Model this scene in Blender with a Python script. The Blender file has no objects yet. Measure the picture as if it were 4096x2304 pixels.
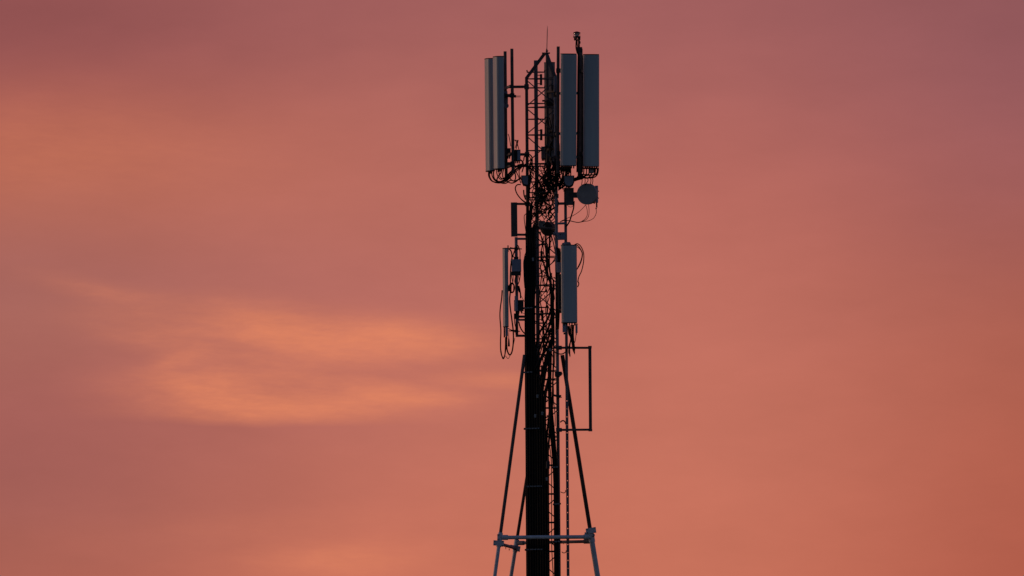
import bpy, bmesh, math, random
from mathutils import Vector, Matrix
R = math.radians
rnd = random.Random(7)
scene = bpy.context.scene
COL = scene.collection

# ------------------------------------------------------------------ camera
DIST, PITCH, ROLL, FPX = 450.0, R(2.6), R(0.45), 76500.0
CAM = Vector((-0.832, -DIST, 1.6))
FWD = Vector((0, math.cos(PITCH), math.sin(PITCH)))
UP0 = Vector((0, -math.sin(PITCH), math.cos(PITCH)))
XR = Vector((1, 0, 0))
RIGHT = XR * math.cos(ROLL) - UP0 * math.sin(ROLL)
UP = XR * math.sin(ROLL) + UP0 * math.cos(ROLL)
cd = bpy.data.cameras.new('camera')
cam = bpy.data.objects.new('camera', cd)
COL.objects.link(cam)
m = Matrix((RIGHT, UP, -FWD)).transposed().to_4x4()
m.translation = CAM
cam.matrix_world = m
cd.sensor_width = 36.0
cd.lens = FPX * 36.0 / 4096.0
cd.clip_start = 1.0
cd.clip_end = 40000.0
scene.camera = cam

# ------------------------------------------------------------------ exposure
scene.view_settings.view_transform = 'Standard'
scene.view_settings.look = 'None'
scene.view_settings.exposure = 0.0
scene.view_settings.gamma = 1.0
scene.view_settings.use_curve_mapping = False
scene.cycles.max_bounces = 6

# ------------------------------------------------------------------ sun, already on the horizon to the left
SUN_AZ, SUN_EL = R(-68), R(1.5)          # azimuth from +Y (view direction), negative = left
SUN_STRENGTH = 0.8
sd = bpy.data.lights.new('sun', 'SUN')
sd.energy = SUN_STRENGTH
sd.angle = R(12)
sd.color = (1.0, 0.60, 0.40)
sun = bpy.data.objects.new('sun', sd)
COL.objects.link(sun)
sdir = Vector((math.sin(SUN_AZ) * math.cos(SUN_EL), math.cos(SUN_AZ) * math.cos(SUN_EL), math.sin(SUN_EL)))
sun.rotation_euler = sdir.to_track_quat('Z', 'Y').to_euler()
sun.location = (-60, 30, 60)

# ------------------------------------------------------------------ world: dusk sky
def lin(c):
    return tuple((x / 12.92 if x <= 0.04045 else ((x + 0.055) / 1.055) ** 2.4) for x in (v / 255.0 for v in c)) + (1.0,)

world = bpy.data.worlds.new('World')
scene.world = world
world.use_nodes = True
NT = world.node_tree
NT.nodes.clear()
def nd(t, **kw):
    n = NT.nodes.new(t)
    for k, v in kw.items():
        setattr(n, k, v)
    return n
def setin(sock, v):
    if hasattr(v, 'is_output') or hasattr(v, 'links'):
        NT.links.new(v, sock)
    else:
        sock.default_value = v
def mth(op, a, b=None, c=None, clamp=False):
    n = nd('ShaderNodeMath', operation=op, use_clamp=clamp)
    for i, v in enumerate((a, b, c)):
        if v is not None:
            setin(n.inputs[i], v)
    return n.outputs[0]
def mixc(f, a, b, blend='MIX'):
    n = nd('ShaderNodeMix', data_type='RGBA', blend_type=blend)
    setin(n.inputs[0], f); setin(n.inputs[6], a); setin(n.inputs[7], b)
    return n.outputs[2]
def comb(x, y, z=0.0):
    n = nd('ShaderNodeCombineXYZ')
    setin(n.inputs[0], x); setin(n.inputs[1], y); setin(n.inputs[2], z)
    return n.outputs[0]
def smooth(v, a, b):
    n = nd('ShaderNodeMapRange', interpolation_type='SMOOTHSTEP')
    setin(n.inputs[0], v); n.inputs[1].default_value = a; n.inputs[2].default_value = b
    return n.outputs[0]
def noise(vec, scale, detail=3.0, rough=0.5):
    n = nd('ShaderNodeTexNoise', noise_dimensions='3D')
    setin(n.inputs['Vector'], vec)
    n.inputs['Scale'].default_value = scale
    n.inputs['Detail'].default_value = detail
    n.inputs['Roughness'].default_value = rough
    return n
def ramp(f, stops):
    n = nd('ShaderNodeValToRGB')
    cr = n.color_ramp
    cr.interpolation = 'B_SPLINE'
    while len(cr.elements) < len(stops):
        cr.elements.new(0.5)
    for e, (p, c) in zip(cr.elements, stops):
        e.position = p; e.color = lin(c)
    setin(n.inputs[0], f)
    return n.outputs[0]

tc = nd('ShaderNodeTexCoord')
sp = nd('ShaderNodeSeparateXYZ')
NT.links.new(tc.outputs['Generated'], sp.inputs[0])
dx, dy, dz = sp.outputs
dys = mth('MAXIMUM', dy, 0.05)
# tangent of azimuth and elevation, in units of about 0.75 degree, counted right and down from a point of the western sky
AZ = mth('MULTIPLY_ADD', mth('DIVIDE', dx, dys), FPX / 1000, 2.048)
EL = mth('MULTIPLY_ADD', mth('SUBTRACT', mth('DIVIDE', dz, dys), math.tan(PITCH)), -FPX / 1000, 1.152)
pos = comb(AZ, EL)
wn = noise(comb(mth('MULTIPLY', AZ, 0.9), mth('MULTIPLY', EL, 3.2)), 1.6, 3.0, 0.5)
wsub = nd('ShaderNodeVectorMath', operation='SUBTRACT'); NT.links.new(wn.outputs['Color'], wsub.inputs[0]); wsub.inputs[1].default_value = (.5, .5, .5)
wmul = nd('ShaderNodeVectorMath', operation='MULTIPLY'); NT.links.new(wsub.outputs[0], wmul.inputs[0]); wmul.inputs[1].default_value = (0.22, 0.06, 0)
wadd = nd('ShaderNodeVectorMath', operation='ADD'); NT.links.new(pos, wadd.inputs[0]); NT.links.new(wmul.outputs[0], wadd.inputs[1])
wpos = wadd.outputs[0]
bn = noise(comb(mth('MULTIPLY', AZ, 0.55), mth('MULTIPLY', EL, 1.4)), 1.3, 3.0, 0.55).outputs['Fac']
ELf = mth('MULTIPLY_ADD', mth('SUBTRACT', bn, 0.5), 0.10, mth('DIVIDE', EL, 2.304))
AZf = mth('MULTIPLY_ADD', mth('SUBTRACT', bn, 0.5), 0.05, mth('DIVIDE', AZ, 4.096))
cL = ramp(ELf, [(0, (146, 83, 85)), (.08, (152, 86, 87)), (.17, (171, 96, 89)), (.27, (183, 104, 87)), (.38, (178, 105, 94)), (.47, (167, 102, 98)), (.56, (172, 105, 97)), (.68, (168, 98, 94)), (.80, (163, 95, 91)), (.9, (166, 97, 90)), (1, (176, 100, 88))])
cM = ramp(ELf, [(0, (161, 95, 97)), (.18, (176, 103, 97)), (.32, (188, 110, 100)), (.5, (184, 109, 102)), (.65, (186, 109, 100)), (.8, (192, 112, 99)), (1, (203, 115, 95))])
cC = ramp(ELf, [(0, (160, 95, 98)), (.15, (172, 101, 99)), (.3, (184, 106, 99)), (.5, (193, 112, 101)), (.75, (198, 115, 99)), (1, (202, 115, 95))])
cR = ramp(ELf, [(0, (144, 87, 93)), (.15, (151, 91, 97)), (.3, (162, 95, 96)), (.45, (166, 94, 87)), (.6, (174, 97, 84)), (.8, (180, 97, 81)), (1, (178, 93, 77))])
base = mixc(smooth(AZf, 0.0, 0.44), cL, cM)
base = mixc(smooth(AZf, 0.36, 0.68), base, cC)
base = mixc(smooth(AZf, 0.66, 1.04), base, cR)
def crop(cx, cy):
    return (cx * 0.835 / 1000.0, (900 + cy * 0.835) / 1000.0)
BLOBS = [  # centre, half-widths, slant in degrees, strength: banks of lit cloud
    (crop(900, 745), .20, .052, 0, .46), (crop(1010, 825), .19, .048, 14, .34), (crop(1290, 880), .34, .042, 2, .62),
    (crop(1690, 852), .29, .046, -4, .50), (crop(1960, 822), .19, .028, 5, .34), (crop(1760, 765), .24, .042, 6, .26),
    (crop(1250, 480), .20, .074, 14, .44), (crop(1480, 528), .28, .070, 7, .40), (crop(1790, 560), .28, .066, 4, .40), (crop(960, 500), .2, .06, 6, .18), (crop(1650, 692), .24, .024, 2, -.12),
    (crop(2060, 560), .23, .050, 5, .46), (crop(1850, 490), .20, .046, 6, .20), (crop(1300, 720), .34, .12, 0, .30),
    (crop(830, 632), .11, .022, -14, .34), (crop(700, 530), .18, .036, 10, .20), (crop(2380, 740), .18, .022, 3, .44),
    (crop(420, 270), .22, .032, 9, .12), (crop(600, 312), .17, .028, 8, .13), (crop(620, 400), .2, .045, 4, .14),
    ((1.35, 2.235), .26, .055, -2, .42), ((.06, .55), .40, .17, 6, .10), ((.60, .58), .55, .16, 4, .08), (crop(1320, 965), .42, .030, 1, -.20), (crop(800, 800), .12, .022, 22, -.14), (crop(1080, 560), .10, .022, 10, -.12), ((1.06, 2.10), .5, .06, -3, .08),
]
acc = None
for (c, sx, sy, rot, amp) in BLOBS:
    mp = nd('ShaderNodeMapping', vector_type='TEXTURE')
    NT.links.new(wpos, mp.inputs['Vector'])
    mp.inputs['Location'].default_value = (c[0], c[1], 0)
    mp.inputs['Rotation'].default_value = (0, 0, R(rot))
    mp.inputs['Scale'].default_value = (sx * 1.2, sy * 1.2, 1)
    dt = nd('ShaderNodeVectorMath', operation='DOT_PRODUCT')
    NT.links.new(mp.outputs[0], dt.inputs[0]); NT.links.new(mp.outputs[0], dt.inputs[1])
    g = mth('POWER', 2.71828, mth('MULTIPLY', dt.outputs['Value'], -1.0))
    acc = mth('MULTIPLY', g, amp) if acc is None else mth('MULTIPLY_ADD', g, amp, acc)
streak = noise(comb(mth('MULTIPLY', AZ, 1.0), mth('MULTIPLY', EL, 3.6)), 2.6, 9.0, 0.60).outputs['Fac']
acc = mth('MULTIPLY', acc, mth('MULTIPLY_ADD', streak, 0.9, 0.60))
fib = noise(comb(mth('MULTIPLY', AZ, 1.0), mth('MULTIPLY_ADD', AZ, -0.5, mth('MULTIPLY', EL, 6.0))), 5.5, 6.0, 0.62).outputs['Fac']
acc = mth('MULTIPLY', acc, mth('MULTIPLY_ADD', fib, 1.2, 0.40))
rip = noise(comb(AZ, mth('MULTIPLY_ADD', AZ, 0.25, mth('MULTIPLY', EL, 3.4))), 13.0, 6.0, 0.65).outputs['Fac']
acc = mth('MULTIPLY', acc, mth('MULTIPLY_ADD', rip, 0.9, 0.58))
acc = mth('MAXIMUM', acc, 0.0)
acc = mth('SUBTRACT', 1.0, mth('POWER', 2.71828, mth('MULTIPLY', acc, -0.95)))
west = mixc(acc, base, lin((235, 139, 103)))
hs = nd('ShaderNodeHueSaturation'); hs.inputs['Saturation'].default_value = 1.0; hs.inputs['Value'].default_value = 0.985
NT.links.new(west, hs.inputs['Color']); west = mixc(1.0, hs.outputs[0], (1.0, 1.0, .935, 1), 'MULTIPLY')
# soft broad mottling of the cloud layer
mot = noise(comb(mth('MULTIPLY', AZ, 0.6), mth('MULTIPLY', EL, 1.6)), 2.4, 9.0, 0.62).outputs['Fac']
west = mixc(1.0, west, comb(*[mth('MULTIPLY_ADD', mot, 0.20, 0.90)] * 3), 'MULTIPLY')
# clear dusk sky overhead and behind
sky = nd('ShaderNodeTexSky', sky_type='NISHITA')
sky.sun_disc = False
sky.sun_elevation = SUN_EL
sky.sun_rotation = SUN_AZ
SKY_STRENGTH = 0.11
dusk = mixc(1.0, sky.outputs[0], (SKY_STRENGTH * .66, SKY_STRENGTH * .84, SKY_STRENGTH * 1.54, 1), 'MULTIPLY')
glow = mth('MULTIPLY', smooth(dy, -0.15, 0.85), mth('SUBTRACT', 1.0, smooth(dz, 0.25, 0.8)))
total = mixc(glow, dusk, west)
bg = nd('ShaderNodeBackground'); bg.inputs['Strength'].default_value = 1.0
NT.links.new(total, bg.inputs['Color'])
wo = nd('ShaderNodeOutputWorld')
NT.links.new(bg.outputs[0], wo.inputs['Surface'])

# ------------------------------------------------------------------ materials
def material(name, c1, c2, rough=0.6, metal=0.0, scale=6.0, bump=0.0, stretch=(1, 1, 1)):
    mt = bpy.data.materials.new(name); mt.use_nodes = True
    nt = mt.node_tree; b = nt.nodes['Principled BSDF']
    t = nt.nodes.new('ShaderNodeTexCoord'); mp = nt.nodes.new('ShaderNodeMapping')
    mp.inputs['Scale'].default_value = stretch
    n = nt.nodes.new('ShaderNodeTexNoise'); n.inputs['Scale'].default_value = scale
    n.inputs['Detail'].default_value = 5; n.inputs['Roughness'].default_value = 0.6
    r = nt.nodes.new('ShaderNodeValToRGB')
    r.color_ramp.elements[0].position = 0.3; r.color_ramp.elements[1].position = 0.7
    r.color_ramp.elements[0].color = (*c1, 1); r.color_ramp.elements[1].color = (*c2, 1)
    nt.links.new(t.outputs['Object'], mp.inputs[0]); nt.links.new(mp.outputs[0], n.inputs['Vector'])
    nt.links.new(n.outputs['Fac'], r.inputs[0]); nt.links.new(r.outputs[0], b.inputs['Base Color'])
    b.inputs['Specular IOR Level'].default_value = .25
    b.inputs['Roughness'].default_value = rough; b.inputs['Metallic'].default_value = metal
    if bump:
        bp = nt.nodes.new('ShaderNodeBump'); bp.inputs['Strength'].default_value = bump
        bp.inputs['Distance'].default_value = 0.01
        nt.links.new(n.outputs['Fac'], bp.inputs['Height']); nt.links.new(bp.outputs[0], b.inputs['Normal'])
    return mt
M = {
    'steel': material('dark_steel', (.080, .066, .066), (.14, .115, .115), .75, 0.0, 5, .2),
    'rust': material('rust_brown_steel', (.06, .035, .028), (.10, .06, .05), .8, 0.0, 7, .2),
    'galv': material('galvanised_steel', (.20, .20, .25), (.30, .30, .37), .6, 0.0, 9, .15),
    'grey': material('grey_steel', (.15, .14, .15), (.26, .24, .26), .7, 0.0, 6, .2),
    'paint': material('pale_paint', (.56, .56, .62), (.74, .74, .80), .5, 0.0, 6, .1),
    'radome': material('radome', (.42, .45, .48), (.56, .58, .60), .45, 0.0, 2.6, .03, (1, 1, .12)),
    'radome_side': material('antenna_edge', (.36, .37, .38), (.44, .44, .45), .6, 0.0, 3),
    'box': material('radio_housing', (.26, .28, .38), (.33, .35, .45), .6, 0.0, 4, .05),
    'dish': material('dish_radome', (.27, .255, .27), (.40, .38, .39), .7, 0.0, 4),
    'black': material('cable_rubber', (.006, .006, .006), (.012, .011, .011), .85, 0.0, 8),
    'thin': material('thin_cable', (.03, .015, .015), (.05, .025, .02), .7, 0.0, 8),
    'dark': material('dark_plastic', (.03, .028, .03), (.055, .05, .055), .7, 0.0, 5),
    'tag': material('grey_tag', (.25, .25, .26), (.34, .34, .35), .8, 0.0, 9),
    'clamp': material('clamp_plastic', (.20, .20, .21), (.30, .30, .31), .8, 0.0, 12),
    'concrete': material('concrete', (.22, .21, .20), (.32, .31, .29), .9, 0.0, 3, .3),
    'ground': material('grass_ground', (.04, .055, .02), (.09, .09, .045), .95, 0.0, .08, .3),
    'reflector': material('white_reflector', (.75, .74, .72), (.8, .8, .78), .25, 0.3, 5),
    'redcap': material('red_lamp_cap', (.10, .022, .018), (.14, .03, .025), .6, 0.0, 8),
}
gm = bpy.data.materials.new('clear_glass'); gm.use_nodes = True
gb = gm.node_tree.nodes['Principled BSDF']
gb.inputs['Transmission Weight'].default_value = 0.9; gb.inputs['Roughness'].default_value = 0.05
gb.inputs['Base Color'].default_value = (1, .93, .9, 1); gb.inputs['IOR'].default_value = 1.12
M['glass'] = gm

# ------------------------------------------------------------------ mesh helpers
class MB:
    def __init__(s):
        s.v = []; s.f = []
    def ring_tube(s, pts, rad, n=8, caps=True):
        pts = [Vector(p) for p in pts]
        if not isinstance(rad, (list, tuple)):
            rad = [rad] * len(pts)
        b = len(s.v)
        prev = None
        for i, p in enumerate(pts):
            if i == 0: t = pts[1] - pts[0]
            elif i == len(pts) - 1: t = pts[-1] - pts[-2]
            else: t = (pts[i + 1] - pts[i]).normalized() + (pts[i] - pts[i - 1]).normalized()
            t.normalize()
            if prev is None:
                a = Vector((0, 0, 1)) if abs(t.z) < .9 else Vector((1, 0, 0))
                u = t.cross(a).normalized()
            else:
                u = (prev - t * prev.dot(t))
                u = u.normalized() if u.length > 1e-6 else t.orthogonal().normalized()
            prev = u
            w = t.cross(u)
            for k in range(n):
                an = 2 * math.pi * (k + .5) / n
                s.v.append(p + (u * math.cos(an) + w * math.sin(an)) * rad[i])
        for i in range(len(pts) - 1):
            for k in range(n):
                a = b + i * n + k; c = b + i * n + (k + 1) % n
                s.f.append((a, c, c + n, a + n))
        if caps:
            s.f.append(tuple(b + k for k in reversed(range(n))))
            e = b + (len(pts) - 1) * n
            s.f.append(tuple(e + k for k in range(n)))
        return s
    def tube(s, a, b, r, n=10, r2=None):
        return s.ring_tube([a, b], [r, r if r2 is None else r2], n)
    def prism(s, poly, o, ax, ay, ext, top=1.0):
        """2D polygon in axes ax, ay at o, extruded by the vector ext"""
        b = len(s.v); n = len(poly); o = Vector(o)
        for e, k in ((Vector((0, 0, 0)), 1.0), (Vector(ext), top)):
            for (x, y) in poly:
                s.v.append(o + ax * x * k + ay * y * k + e)
        flip = ax.cross(ay).dot(Vector(ext)) < 0
        fs = [tuple(b + k for k in reversed(range(n))), tuple(b + n + k for k in range(n))]
        fs += [(b + k, b + (k + 1) % n, b + n + (k + 1) % n, b + n + k) for k in range(n)]
        if flip: fs = [tuple(reversed(f)) for f in fs]
        s.f += fs
        return s
    def box(s, c, hx, hy, hz, ax=None, ay=None, az=None, ch=None):
        ax = ax or Vector((1, 0, 0)); ay = ay or Vector((0, 1, 0)); az = az or Vector((0, 0, 1))
        ch = min(hx, hy) * .25 if ch is None else ch
        poly = [(-hx + ch, -hy), (hx - ch, -hy), (hx, -hy + ch), (hx, hy - ch), (hx - ch, hy), (-hx + ch, hy), (-hx, hy - ch), (-hx, -hy + ch)]
        return s.prism(poly, Vector(c) - az * hz, ax, ay, az * hz * 2)
    def beam(s, a, b, w, d=None, hint=None, ch=None):
        """rectangular bar from a to b, w across in the picture plane, d deep"""
        a = Vector(a); b = Vector(b); t = (b - a); L = t.length; t.normalize()
        h = hint or Vector((0, 1, 0))
        if abs(t.dot(h)) > .95: h = Vector((0, 0, 1))
        x = t.cross(h).normalized(); y = x.cross(t).normalized()
        d = d or w
        return s.box((a + b) / 2, w / 2, d / 2, L / 2, x, y, t, ch if ch is not None else min(w, d) * .1)
    def lathe(s, prof, o, ax, n=24):
        """prof: (radius, distance along ax)"""
        o = Vector(o); ax = Vector(ax).normalized()
        u = ax.orthogonal().normalized(); w = ax.cross(u)
        b = len(s.v)
        for (r, h) in prof:
            for k in range(n):
                an = 2 * math.pi * k / n
                s.v.append(o + ax * h + (u * math.cos(an) + w * math.sin(an)) * r)
        for i in range(len(prof) - 1):
            for k in range(n):
                a = b + i * n + k; c = b + i * n + (k + 1) % n
                s.f.append((a, c, c + n, a + n))
        s.f.append(tuple(b + k for k in reversed(range(n))))
        e = b + (len(prof) - 1) * n
        s.f.append(tuple(e + k for k in range(n)))
        return s
    def build(s, name, mat, parent=None, origin=None):
        off = Vector(origin) if origin is not None else (OFF[parent.as_pointer()] if parent else s.low())
        me = bpy.data.meshes.new(name)
        me.from_pydata([tuple(p - off) for p in s.v], [], s.f)
        me.update()
        me.polygons.foreach_set('use_smooth', [True] * len(me.polygons))
        me.set_sharp_from_angle(angle=R(38))
        me.materials.append(M[mat] if isinstance(mat, str) else mat)
        o = bpy.data.objects.new(name, me)
        COL.objects.link(o)
        if parent:
            o.parent = parent
        else:
            o.location = off
        OFF[o.as_pointer()] = off
        return o
    def low(s):
        z = min(p.z for p in s.v)
        q = [p for p in s.v if p.z < z + .02]
        c = sum(q, Vector()) / len(q)
        return Vector((c.x, c.y, z))
OFF = {}
def tag(o, label, cat, group=None):
    o['label'] = label; o['category'] = cat
    if group: o['group'] = group
    return o
def thing(name, label, cat, loc, group=None):
    o = bpy.data.objects.new(name, None)
    o.empty_display_size = .1
    COL.objects.link(o); o.location = loc
    OFF[o.as_pointer()] = Vector(loc)
    return tag(o, label, cat, group)
def P(px, py, Y=0.0):
    d = FWD * FPX + RIGHT * (px - 2048) - UP * (py - 1152)
    return CAM + d * ((Y + DIST) / d.y)
Y0 = [80, 380, 640, 920, 1180, 1440, 1720, 1984]
def Q(k, x, y, Y=0.0):
    return P(1900 + x / 4.5278, Y0[k] + y / 4.5278, Y)
def spline(pts, sub=6):
    pts = [Vector(p) for p in pts]
    if len(pts) < 3: return pts
    e = [pts[0] * 2 - pts[1]] + pts + [pts[-1] * 2 - pts[-2]]
    out = []
    for i in range(1, len(e) - 2):
        a, b, c, d = e[i - 1:i + 3]
        for j in range(sub):
            t = j / sub
            out.append(.5 * ((2 * b) + (c - a) * t + (2 * a - 5 * b + 4 * c - d) * t * t + (3 * b - a - 3 * c + d) * t ** 3))
    out.append(pts[-1])
    return out
def cable(pts, r, label, group=None, name='cable', mat='black', sub=6, tail=()):
    o = MB().ring_tube(spline(pts, sub) + list(tail), r, 6).build(name, mat)
    return tag(o, label, 'cable', group)
ZP = 769.7   # zoomed pixels per metre
def zt(py, Y=0.0): return P(2188, py, Y).z

# ------------------------------------------------------------------ setting
g = MB(); g.prism([(-6000, -6000), (6000, -6000), (6000, 6000), (-6000, 6000)], (0, 0, -.5), XR, Vector((0, 1, 0)), Vector((0, 0, .5)))
o = g.build('ground', 'ground', origin=(0, 0, 0)); o['kind'] = 'structure'

# ------------------------------------------------------------------ lattice mast
RM = .451
LEG = {'A': Vector((-RM, 0, 0)), 'C': Vector((RM / 2, -RM * .866, 0)), 'M': Vector((RM / 2, RM * .866, 0))}
ztop = Q(0, 1281, 1035).z
mast = thing('lattice_mast', 'tall dark triangular steel lattice mast with pointed top carrying all the antennas', 'mast', (0, 0, 0))
for k, mat in (('A', 'steel'), ('C', 'galv'), ('M', 'steel')):
    p = LEG[k]; zj = zt(1501)
    MB().tube(p + Vector((0, 0, zj)), p + Vector((0, 0, ztop)), .038, 12).build('leg', mat, mast)
    MB().tube(p, p + Vector((0, 0, zj)), .038, 12).build('leg', 'steel', mast)
levels = [315, 429, 540, 655, 770, 799, 914, 1028, 1141, 1255, 1369, 1484, 1518, 1632, 1747, 1861, 1976, 2090, 2206, 2320]
zl = [zt(y) for y in levels]
FACES = (('A', 'C', 1), ('A', 'M', -1), ('C', 'M', 1))
def at(k, z): return LEG[k] + Vector((0, 0, z))
def brace(mb, a, b, r):
    d = (b - a).normalized()
    return mb.tube(a + d * .03, b - d * .03, r, 6)
for z in zl:
    for a, b, s in FACES:
        brace(MB(), at(a, z), at(b, z), .0120).build('horizontal_brace', 'steel', mast)
for z1, z2 in zip(zl[:-1], zl[1:]):
    if z1 - z2 < .3: continue
    for a, b, s in FACES:
        if s > 0: brace(MB(), at(a, z1 - .03), at(b, z2 + .03), .0132).build('diagonal_brace', 'steel', mast)
        else: brace(MB(), at(b, z1 - .03), at(a, z2 + .03), .0132).build('diagonal_brace', 'steel', mast)
low = MB(); z = zl[-1] - .67; up = zl[-1]
while z > .3:
    for a, b, s in FACES:
        brace(low, at(a, z), at(b, z), .0105)
        brace(low, at(a, up - .03), at(b, z + .03), .0105)
    up = z; z -= .67
low.build('lower_bracing', 'steel', mast)
for i in (4, 11):
    zz = (zl[i] + zl[i + 1]) / 2
    for k in LEG:
        MB().lathe([(.038, -.03), (.06, -.03), (.06, .03), (.038, .03)], at(k, zz), (0, 0, 1), 12).build('leg_flange', 'steel', mast)
apex = Q(0, 1285, 612)
apex.y = 0
for k in LEG:
    a = at(k, ztop - .02); b = apex + (at(k, 0) - Vector((0, 0, 0))) * .08
    MB().beam(a, b, .075, .05).build('cap_strut', 'steel', mast)
MB().box(apex + Vector((0, 0, .015)), .095, .08, .013, ch=.02).build('cap_plate', 'steel', mast)

# lightning rod
t0 = Q(0, 1300, 590)
rod = thing('lightning_rod', 'thin dark lightning rod standing on the pointed top of the mast', 'lightning rod', t0)
r0, r1 = Q(0, 1300, 585), Q(0, 1312, 105)
MB().ring_tube([r0, r0.lerp(r1, .08), r0.lerp(r1, .8), r1], [.010, .0095, .009, .003], 8).build('rod', 'steel', rod)
c = Q(0, 1300, 552)
MB().lathe([(.012, -.045), (.026, -.035), (.026, .0), (.018, .004), (.018, .02), (.012, .045)], c, (0, 0, 1), 12).build('rod_clamp', 'steel', rod)
MB().beam(c + Vector((-.02, -.02, -.01)), c + Vector((.035, -.02, -.01)), .022).build('clamp_bolt', 'steel', rod)

# climbing ladder: one central rail with rungs both sides
YL = .30
la, lb = Q(0, 1100, 731, YL), Q(0, 1100, 731, YL); lb.z = 0
lad = thing('climbing_ladder', 'grey central-rail climbing ladder with hooked rungs inside the lattice mast', 'ladder', lb)
MB().beam(lb, la, .090, .06).build('rail', 'grey', lad)
zr = Q(0, 1100, 945, YL).z
ri = 0
while zr > Q(7, 1100, 1449, YL).z - .5:
    w = .20
    for sx in (-1, 1):
        a = Vector((la.x + sx * .04, YL, zr)); b = Vector((la.x + sx * w, YL, zr))
        MB().ring_tube([a, b, b + Vector((sx * .012, 0, .05))], .019, 8).build('rung', 'steel', lad)
    zr -= 285 / ZP; ri += 1
for (k, x, y0, y1) in ((0, 1196, 980, 1180), (1, 1200, 620, 820), (2, 1205, 720, 850), (3, 1205, 380, 575), (4, 1220, 275, 470), (5, 1215, 95, 300)):
    a, b = Q(k, x, y0, YL), Q(k, x, y1, YL)
    mb = MB().beam(b, a, .058, .05)
    mb.beam(b.lerp(a, .12), b.lerp(a, .12) + Vector((-.10, 0, .008)), .018); mb.beam(b.lerp(a, .88), b.lerp(a, .88) + Vector((-.10, 0, .008)), .018)
    mb.build('rail_bracket', 'dark', lad)

# ------------------------------------------------------------------ support tripod with its pipe ring
TOPS = {'L': P(2098, 1420, -.20), 'R': P(2249, 1420, -.30), 'B': P(2186, 1420, .42)}
RING = {'L': P(2000, 2148, -1.04), 'R': P(2362, 2128, -.25), 'B': P(2066, 2168, 1.29)}
RAD = {'L': (.040, .043), 'R': (.047, .062), 'B': (.037, .044)}
tri = thing('support_tripod', 'splayed three-legged pipe support around the mast, pale painted below its pipe ring', 'support frame', (0, 0, 0))
feet = {}
for k in TOPS:
    d = (RING[k] - TOPS[k]).normalized()
    foot = RING[k] + d * (RING[k].z / -d.z)
    feet[k] = foot
    up_ = MB().tube(TOPS[k], RING[k], RAD[k][0], 14).build('upper_leg', 'rust' if k != 'L' else 'steel', tri)
    jo = RING[k]
    MB().tube(jo + d * .02, foot, RAD[k][1], 14).build('lower_leg', 'paint', tri)
    MB().tube(jo - d * (.10 if k == 'L' else .06), jo + d * .24, RAD[k][1] + .013, 14).build('leg_sleeve', 'paint', tri)
def plate(cs, th, mat='paint'):
    cs = [Vector(p) for p in cs]
    mb = MB(); b = 0
    for dy_ in (0, th):
        for p in cs: mb.v.append(p + Vector((0, dy_, 0)))
    n = len(cs)
    mb.f += [tuple(range(n)), tuple(reversed(range(n, 2 * n)))] + [(i, i + n, (i + 1) % n + n, (i + 1) % n) for i in range(n)]
    return mb
def bolts(mb, cs, f, r=.012):
    c = sum((Vector(p) for p in cs), Vector()) / len(cs)
    for p in cs:
        q = c.lerp(Vector(p), f); mb.lathe([(r, -.015), (r, 0)], q, (0, 1, 0), 6)
    return mb
for cs, Y, th in (([(335, 800), (528, 812), (518, 908), (330, 892)], -1.14, .09), ([(2003, 592), (2186, 560), (2198, 664), (2012, 680)], -.36, .06), ([(1984, 655), (2170, 690), (2172, 730), (1986, 712)], -.34, .05),
                  ([(752, 905), (826, 912), (810, 1012), (742, 990)], 1.20, .10), ([(640, 880), (760, 900), (750, 960), (650, 935)], 1.10, .06), ([(404, 690), (440, 690), (440, 800), (404, 800)], -1.13, .08)):
    pts = [Q(7, x, y, Y) for x, y in cs]
    pl = plate(pts, th).build('joint_plate', 'paint', tri)
    bolts(MB(), pts, .72).build('bolt', 'dark', pl)
def ring_pipe(a, b, r, mat):
    mb = MB().tube(a, b, r, 14); return mb.build('ring_pipe', mat, tri)
ends = [(Q(7, 455, 752, -1.06), Q(7, 2110, 740, -.27), .045, 'paint'), (Q(7, 470, 872, -1.00), Q(7, 735, 945, 1.25), .038, 'galv'), (Q(7, 775, 852, 1.27), Q(7, 2090, 822, -.22), .037, 'grey')]
for a, b, r, mt in ends:
    ring_pipe(a, b, r, mt)
    L = (b - a).length; d = (b - a) / L
    MB().tube(a + d * .02, a + d * (.19 if L > 1 else .1), r + .016, 14).build('pipe_clamp', mt, tri)
    MB().tube(b - d * .19, b - d * .02, r + .016, 14).build('pipe_clamp', mt, tri)
for x, y in ((557, 960), (620, 985), (1605, 870)):
    Yc = -.3 if x < 1000 else .3
    a = Q(7, x, y - 30, Yc); MB().tube(a, a + Vector((0, 0, -.05)), .014, 6, .002).build('pipe_spike', 'dark', tri)
for k, f in feet.items():
    o = MB().box(f + Vector((0, 0, .15)), .5, .5, .25, ch=.05).build('concrete_base', 'concrete'); tag(o, 'square concrete footing under a tripod leg', 'footing', 'footings under the tripod legs')

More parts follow.
